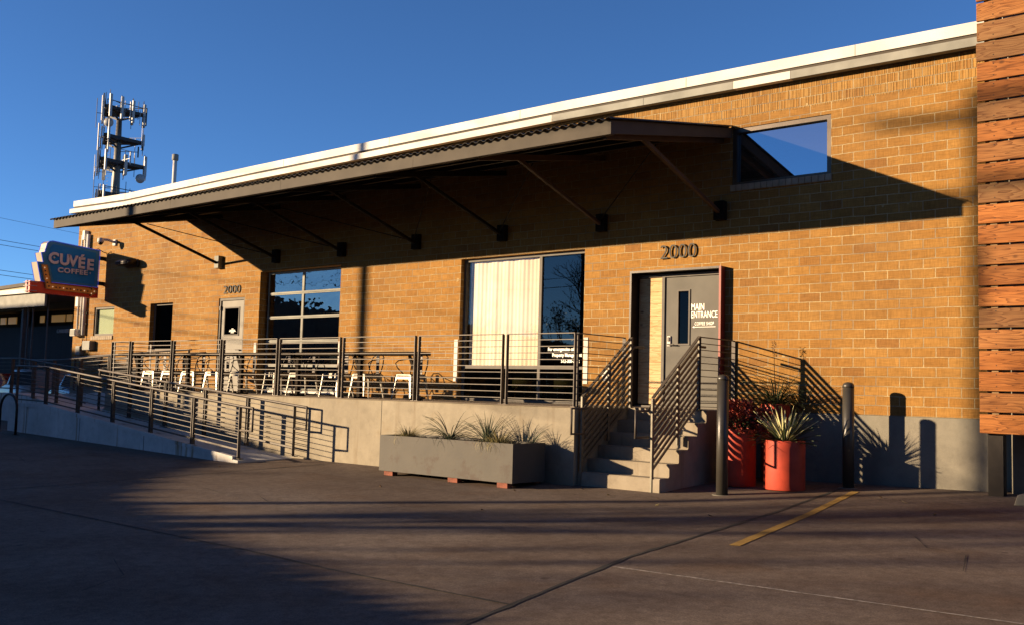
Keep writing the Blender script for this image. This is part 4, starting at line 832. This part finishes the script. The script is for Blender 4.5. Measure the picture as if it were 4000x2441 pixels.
# ------------------------------------------------------------ cell tower
tw=thing("cell_tower","tall monopole cell tower with four rings of antennas beyond the roof","tower",(-76.7,34.9,-1))
TX,TY=-75.1,33.8
LAT=mat("tower_steel",(.05,.055,.06),.7,0,.2,3,.02); POLE=mat("monopole_steel",(.30,.28,.24),.5,.3,.15,1,.02); ANT=mat("antenna_panel",(.5,.5,.49),.5,0,.06,2,.02)
bm=B(); tube(bm,[(TX,TY,-1.2),(TX,TY,16.5),(TX,TY,19),(TX,TY,24.5)],[.6,.42,.36,.24],14); obj("monopole",bm,POLE,tw,True)
vd=Vector((TX-13.55,TY+14.3,0)).normalized(); sd=Vector((-vd.y,vd.x,0))*-1
def ring(z,rad,ah,nper,kind):
    bm=B(); corners=[Vector((TX,TY,z))+(sd*math.cos(a)+vd*math.sin(a))*rad for a in(math.pi*.02,math.pi*.69,math.pi*1.33)]
    for i in range(3):
        a,b=corners[i],corners[(i+1)%3]; bar(bm,a,b,.2,.3); bar(bm,Vector((TX,TY,z-.05)),a,.3,.34); bar(bm,Vector((TX,TY,z-.8)),a,.12,.14); bar(bm,Vector((TX,TY,z-.05)),(a+b)/2,.16,.2)
        if kind: bar(bm,a+Vector((0,0,.65)),b+Vector((0,0,.65)),.06,.06)
    obj("antenna_mount",bm,LAT,tw)
    for i in range(3):
        a,b=corners[i],corners[(i+1)%3]; nrm=((a+b)/2-Vector((TX,TY,z))).normalized(); dd=(b-a).normalized()
        for k in range(nper):
            f=(k+.0)/max(1,nper-1)*.92+.04; p=a+(b-a)*f+nrm*.15
            bm=B(); tube(bm,[p+Vector((0,0,-ah*.62)),p+Vector((0,0,ah*.62))],.03,6); obj("mount_pipe",bm,LAT,tw)
            if kind!=3 or k%2==0:
                bm=B(); o2=random.uniform(-.25,.25); bar(bm,p+nrm*.16+Vector((0,0,-ah/2+o2)),p+nrm*.16+Vector((0,0,ah/2+o2)),random.choice((.18,.24,.28)),.14,up=nrm); obj("antenna",bm,ANT,tw)
ring(25.3,2.15,2.1,4,1); ring(22.6,2.2,1.1,2,0); ring(20.3,2.5,1.9,3,0); ring(17.2,2.5,1.3,4,3)
for _k in range(34):
    a=random.uniform(0,6.28); rr=random.uniform(.9,2.5); z=random.choice((25.6,22.4,20.2,17.4))+random.uniform(-.9,.7); h_=random.uniform(.5,1.5); p=Vector((TX+rr*math.cos(a),TY+rr*math.sin(a),z))
    bm=B(); tube(bm,[p-Vector((0,0,h_)),p+Vector((0,0,h_))],random.choice((.03,.03,.07)),5); bar(bm,Vector((TX,TY,p.z)),p,.04,.05); obj("whip_antenna",bm,random.choice((LAT,LAT,ANT)),tw)
for dz,o_,r_ in((24.0,-.9,.42),(19.0,2.1,.42)):
    p=Vector((TX,TY,dz))+sd*o_-vd*.8; bm=B(); tube(bm,[p,p-vd*.25],r_,18); obj("dish",bm,ANT,tw,True)
bm=B()
for k in range(30): box(bm,TX-.6,TX-.3,TY-.62,TY-.6,16+k*.33,16.03+k*.33)
obj("ladder",bm,LAT,tw)
# ------------------------------------------------------------ neighbour building at far left, vehicles
nb=thing("restaurant_building","distant restaurant with pale yellow siding and deep metal canopy beyond the building corner","building",(-36,12,-1))
SID=mat("yellow_siding",(.62,.50,.26),.7,0,.08,3,.0)
n,l,p=nodes(SID); gg=n.new("ShaderNodeNewGeometry"); sp=n.new("ShaderNodeSeparateXYZ"); l.new(gg.outputs["Position"],sp.inputs[0]); bp=n.new("ShaderNodeBump"); bp.inputs["Distance"].default_value=.03; l.new(math_(n,l,'FRACT',math_(n,l,'MULTIPLY',sp.outputs[2],6)),bp.inputs["Height"]); l.new(bp.outputs[0],p.inputs["Normal"])
bm=B(); prism(bm,[(-52,3.5),(-52,4.45),(-25.5,5.0),(-25.5,3.5)],'y',9.0,20); obj("siding_wall",bm,SID,nb)
bm=B(); prism(bm,[(-52.1,4.452),(-52.1,4.62),(-25.4,5.17),(-25.4,5.002)],'y',8.9,20.1); obj("roof_edge",bm,CANOPY,nb)
bm=B(); box(bm,-52,-25.4,9.5,20,-1,3.495); obj("dark_wall",bm,DARKR,nb)
bm=B(); box(bm,-50,-27.6,5.9,8.99,3.85,4.05); obj("canopy_top",bm,WHM,nb)
bm=B(); box(bm,-50,-29.2,6.0,6.1,3.25,3.80); obj("canopy_fascia",bm,GUTM,nb)
bm=B(); box(bm,-27.6,-25.5,5.9,9.0,3.7,3.9); obj("side_canopy",bm,CANOPY,nb)
for x,w_ in((-31.65,.16),(-31.25,.06),(-30.8,.06),(-29.45,.05)):
    bm=B(); bar(bm,(x,6.3,-1.9),(x,6.3,3.85),w_,w_); obj("post",bm,ALU,nb)
bm=B(); box(bm,-50,-25.6,7.4,7.5,-2.0,2.55); obj("slat_screen",bm,mat("dark_timber",(.05,.04,.035),.8,0,.3,1,.1,stretch=(12,12,.3)),nb)
AMB=emis("amber_window",(.9,.5,.16),.05)
for a,b in((-41.2,-40.6),(-40.3,-39.4),(-36.8,-36.4),(-35.6,-34.3),(-34.1,-33.6)): bm=B(); box(bm,a,b,9.44,9.49,2.95,3.3); obj("lit_window",bm,AMB,nb)
text("wall_lettering","GARDNER",.24,WHM,nb,(-30.75,7.38,2.22),ext=.02,sp=1.3,font_sx=.8)
bm=B(); box(bm,-35.6,-34.9,8.85,8.98,4.15,4.7); obj("wall_sign",bm,WHM,nb)
bm=B(); box(bm,-34.3,-33.9,8.85,8.98,4.2,4.6); obj("wall_vent",bm,DARKR,nb)
bm=B(); box(bm,-34.2,-32.6,12,12.6,4.85,5.15,.05); obj("roof_unit",bm,WHM,nb)
def vehicle(name,label,cat,x,y,L_,H_,W_,m,cab):
    z=g(x,y); t=thing(name,label,cat,(x,y,z))
    prof=[(0,.35),(0,H_*.55),(L_*.08,H_*.6),(L_*.22,H_*.64),(L_*(.22+.1),H_),(L_*cab,H_),(L_*(cab+.1),H_*.62),(L_,H_*.58),(L_,.35)]
    bm=B(); prism(bm,[(x-L_/2+a,z+b) for a,b in prof],'y',y,y+W_); bmesh.ops.bevel(bm,geom=bm.edges[:],offset=.05,segments=2,affect='EDGES'); obj("body",bm,m,t,True)
    bm=B(); prism(bm,[(x-L_/2+a,z+b) for a,b in((L_*.25,H_*.66),(L_*.335,H_*.95),(L_*(cab-.01),H_*.95),(L_*(cab+.07),H_*.66))],'y',y-.01,y-.002); obj("side_window",bm,DARKR,t)
    for fx_ in(.2,.8):
        wx=x-L_/2+L_*fx_; bm=B(); tube(bm,[(wx,y-.04,z+.33),(wx,y+.18,z+.33)],.33,20); wh=obj("wheel",bm,mat("tyre",(.02,.02,.02),.8,0,.1,5,.05),t,True)
        bm=B(); tube(bm,[(wx,y-.055,z+.33),(wx,y-.041,z+.33)],.18,14); obj("rim",bm,GUTM,wh)
    for zx,mm in((x-L_/2-.02,WHM),(x+L_/2,REDST)): bm=B(); box(bm,zx,zx+.02,y+.1,y+.4,z+.6,z+.75); obj("headlight" if mm is WHM else "tail_light",bm,mm,t)
vehicle("parked_truck","red parked pickup truck seen through the far left ramp railing","truck",-29.6,3.6,4.8,1.75,1.8,mat("red_paint",(.45,.02,.015),.25,0,.05,3,0,coat=.5),.55)
vehicle("parked_van","tan parked van left of the blue car beyond the ramp railing","van",-25.4,3.4,3.4,1.7,1.7,mat("tan_paint",(.42,.24,.12),.3,0,.05,3,0,coat=.5),.85)
vehicle("parked_car","blue parked car behind the ramp railing below the restaurant canopy","car",-20.4,3.0,3.6,1.35,1.7,mat("blue_paint",(.03,.10,.28),.25,0,.05,3,0,coat=.5),.72)
# ------------------------------------------------------------ power lines
for i,(a,b) in enumerate((((-60,-8,13.2),(-120,110,18)),((-60,-8,11.2),(-118,110,16.0)),((-60,-8,10.8),(-118,110,15.6)),((-60,-8,8.9),(-116,110,12.4)),((-60,-8,8.5),(-116,110,12.0)),((-60,-8,6.9),(-114,110,8.6)),((-60,-8,6.1),(-114,110,8.2)),((-60,-8,5.6),(-114,110,7.8)),((-60,-8,4.7),(-114,110,7.3)))):
    a=Vector(a);b=Vector(b); bm=B(); tube(bm,[a+(b-a)*t+Vector((0,0,-3.0*t*(1-t))) for t in[k/14 for k in range(15)]],.022 if i not in(0,) else .014,5)
    tag(obj("power_line",bm,STEEL,loc=a),("highest thin overhead wire crossing the sky at far left","upper wire of the second pair left of the blade sign","lower wire of the second pair left of the blade sign","upper wire of the third pair left of the blade sign","lower wire of the third pair left of the blade sign","thick cable heading to the sign's lower left corner","upper wire of the low bundle beside the red sign bar","middle wire of the low bundle beside the red sign bar","lowest overhead wire, just above the restaurant roof")[i],"cable","overhead wires at far left")
# ------------------------------------------------------------ behind the camera: poles, cables, trees, and added blockers that shape the light
def back(X,v,L_): return (X-1.015*L_,-L_,v+.265*L_)
def vline(X,pts):
    for (a,va),(b,vb) in zip(pts,pts[1:]):
        if a<=X<=b: return va+(vb-va)*(X-a)/(b-a)
    return pts[-1][1]
CASTM=mat("shade_caster_grey",(.22,.18,.14),.9,0,.3,2,.1)
def shade_screen(name,label,L_,X0,X1,pts,seed):
    rnd=random.Random(seed); t=thing(name,label,"fence",back(X0,-9,L_)[:2]+(-1.9,)); X=X0; bm=B()
    while X<X1:
        wd=rnd.uniform(.25,.5) if seed==1 else rnd.uniform(.05,.062); x,y,z=back(X,vline(X,pts)+rnd.uniform(-.05,.05),L_); box(bm,x,x+wd,y-.04,y,-2.2,z); X+=wd if seed==1 else wd*1.55
    obj("boards",bm,CASTM,t); bm=B()
    X=X0
    while X<X1: x,y,z=back(X,vline(X,pts)-.15,L_); box(bm,x,x+.1,y-.15,y-.041,-2.2,z); X+=2.4
    obj("posts",bm,CASTM,t); return t
shade_screen("shade_boards","added unseen board screen left of the viewer, cut to shade the ramp end",14.2,-30,1.2,[(-30,4.5),(-22,1.8),(-14,.95),(-4.8,-.5),(1.2,-1.9)],1)  # unseen screen, added; its sloped top draws the shade edge at left
wb=thing("shade_block","added unseen block at the far left, keeping sun off the restaurant front","building",(-62,-20,-2.5))  # added block, out of view, shades the distant restaurant
bm=B(); p_=back(-31,4.7,14.2); q_=back(-70,4.7,14.2); box(bm,q_[0],p_[0],-24,-14.2,-3,p_[2]); obj("wall",bm,CASTM,wb)
bm=B(); box(bm,q_[0]-.1,p_[0]+.1,-24.1,-14.1,p_[2],p_[2]+.2); obj("roof",bm,CANU,wb)
shade_screen("shade_boards","added unseen low slatted screen behind the viewer, thinning the sun on the lot",20.5,.9,60,[(.9,-1.9),(5,-2.65),(9,-3.2),(14,-3.55),(24,-4.0),(60,-4.4)],2)  # unseen screen, added; gaps between slats soften the foreground shade
BARK=mat("bark",(.09,.07,.055),.9,0,.3,8,.3)
def utility_pole(label,X,L_,r,h):
    x,y,_z=back(X,0,L_); z=g(x,y); t=thing("utility_pole",label,"pole",(x,y,z),"utility poles behind the viewer")
    bm=B(); tube(bm,[(x,y,z),(x,y,z+h)],[r,r*.75],14); obj("shaft",bm,BARK,t,True)
    for dz in(.4,1.5): bm=B(); bar(bm,(x-1.2,y+.2,z+h-dz),(x+1.2,y-.2,z+h-dz),.09,.11); obj("crossarm",bm,BARK,t)
    bm=B(); lathe(bm,(x+.35,y,z+h-3.2),[(.22,0),(.24,.05),(.24,.85),(.2,.9)],16); obj("transformer",bm,GUTM,t,True)
    return Vector((x,y,z+h))
p1=utility_pole("utility pole behind the viewer whose shadow falls between the glazed door and shop window",-2.42,15,.13,11.5)
p2=utility_pole("utility pole behind the viewer whose shadow falls by the wood screen",9.78,22.7,.13,12)
p3=p1+(p1-p2)*2.0; p4=p2+(p2-p1)*2.5
for i,(dx,dz) in enumerate(((-1.1,-.35),(1.1,-.35),(.9,-1.45),(0,-4.0),(0.1,-5.0),(0,-5.4))):
    bm=B()
    for a,b in((p3,p1),(p1,p2),(p2,p4)):
        o_=Vector((dx,0,dz)); tube(bm,[a+o_+(b-a)*t+Vector((0,0,-1.3*t*(1-t))) for t in[k/10 for k in range(11)]],.011 if i<5 else .017,5)
    tag(obj("street_cable",bm,STEEL,loc=p1),"overhead cable strung between the utility poles behind the viewer","cable","cables between the utility poles")
def bare_tree(label,X,L_,h,seed,depth=7,leaves=0):
    rnd=random.Random(seed); x,y,_z=back(X,0,L_); z=g(x,y)-.1; t=thing("bare_tree",label,"tree",(x,y,z),"trees behind the viewer")
    bt_=B(); bb=B(); lf_=B()
    def grow(p,d,ln,r,n):
        q=p+d*ln; mid=p+d*ln*.5+Vector((rnd.uniform(-1,1),rnd.uniform(-1,1),rnd.uniform(-1,1)))*ln*.06
        tube(bt_ if n==depth else bb,[p,mid,q],[r,r*.88,r*.75],6 if n>3 else 3,False)
        if n==0 or r<.006:
            if leaves:
                for _j in range(leaves):
                    c=q+Vector((rnd.gauss(0,.25),rnd.gauss(0,.25),rnd.gauss(0,.2))); u=Vector((rnd.uniform(-1,1),rnd.uniform(-1,1),rnd.uniform(-1,1))).normalized()*.09; v=u.cross(Vector((rnd.uniform(-1,1),rnd.uniform(-1,1),1))).normalized()*.06
                    lf_.faces.new([lf_.verts.new(c+k) for k in(u,v,-u,-v)])
            return
        for k in range(rnd.choice((2,3)) if n>1 else 2):
            ax=Vector((rnd.uniform(-1,1),rnd.uniform(-1,1),rnd.uniform(-.3,1))).normalized(); nd=(d*1.0+ax*.62).normalized(); grow(q,nd,ln*rnd.uniform(.68,.86),r*rnd.uniform(.55,.72),n-1)
    grow(Vector((x,y,z)),Vector((0,0,1)),h*.24,h*.022,depth)
    obj("trunk",bt_,BARK,t,True); obj("limbs",bb,BARK,t)
    if leaves: obj("leaves",lf_,LGR3,t)
    else: lf_.free()
bare_tree("leafless tree beside the right utility pole, behind the viewer",10.9,27,10.5,3)
bare_tree("leafless tree between the utility poles, behind the viewer",4.0,33,9.0,5)
bare_tree("leafy oak tree behind the viewer, dappling the lot",13.5,38,9.0,9,6,5)

# added unseen block behind the viewer, cuts sky fill on the facade
nb2=thing("sky_blocker","added tall dark block out of view on the right, holding back sky light","building",(26,-34,-1.9))
bm=B(); box(bm,4,60,-44,-24,-2.2,11); obj("wall",bm,mat("sky_blocker_wall",(.10,.075,.06),.9,0,.2,.4,.0),nb2)
bm=B(); box(bm,3.8,60.2,-44.2,-23.8,11,11.3); obj("roof",bm,CANU,nb2)
# ------------------------------------------------------------ calibrate: physical albedo level for this exposure
KEEP={"white_metal":.72,"white_letter":1.0,"curtain_cloth":1.0,"worn_pavement":.54,"weathered_rail_steel":.5,"lit_brace_steel":.6,"galvanised_chair":.36,"red_glazed_pot":.62,"cream_blade":1.0,"antenna_panel":.7,"unlit_neon_letter":1.1,"white_shirt":.9,"green_blind":.8,"pine_door_panel":.55,
 "sign_blue":1.1,"sign_teal_border":1.0,"sign_red":1.5,"sign_orange":1.3,"sign_edge_tan":.6,"ramp_concrete":.95,"grey_door_paint":.32,"pale_door_paint":.38,"aluminium_frame":.3,"raw_steel_planter":.18,"canopy_fascia_metal":.3,"weathered_gutter":.42,
 "worn_yellow_paint":.5,"numeral_metal":.35,"sky_blocker_wall":1,"red_leaf":.8,"pale_joint":1.4,"dark_red_steel":.8,"red_brick":.36,"dry_grass_blade":.8,"bluegreen_blade":.75,"green_blade":.7,"bollard_paint":.2,"stair_rail_steel":.42}
for m in bpy.data.materials:
    if not m.use_nodes: continue
    p=m.node_tree.nodes.get("Principled BSDF")
    if p is None or p.inputs["Emission Strength"].default_value>0: continue
    k=KEEP.get(m.name,.45); i=p.inputs["Base Color"]
    if i.is_linked:
        x=m.node_tree.nodes.new("ShaderNodeMix"); x.data_type='RGBA'; x.blend_type='MULTIPLY'; x.inputs[0].default_value=1; x.inputs[7].default_value=(k,k,k,1)
        m.node_tree.links.new(i.links[0].from_socket,x.inputs[6]); m.node_tree.links.new(x.outputs[2],i)
    else: i.default_value=[c*k for c in i.default_value[:3]]+[1]
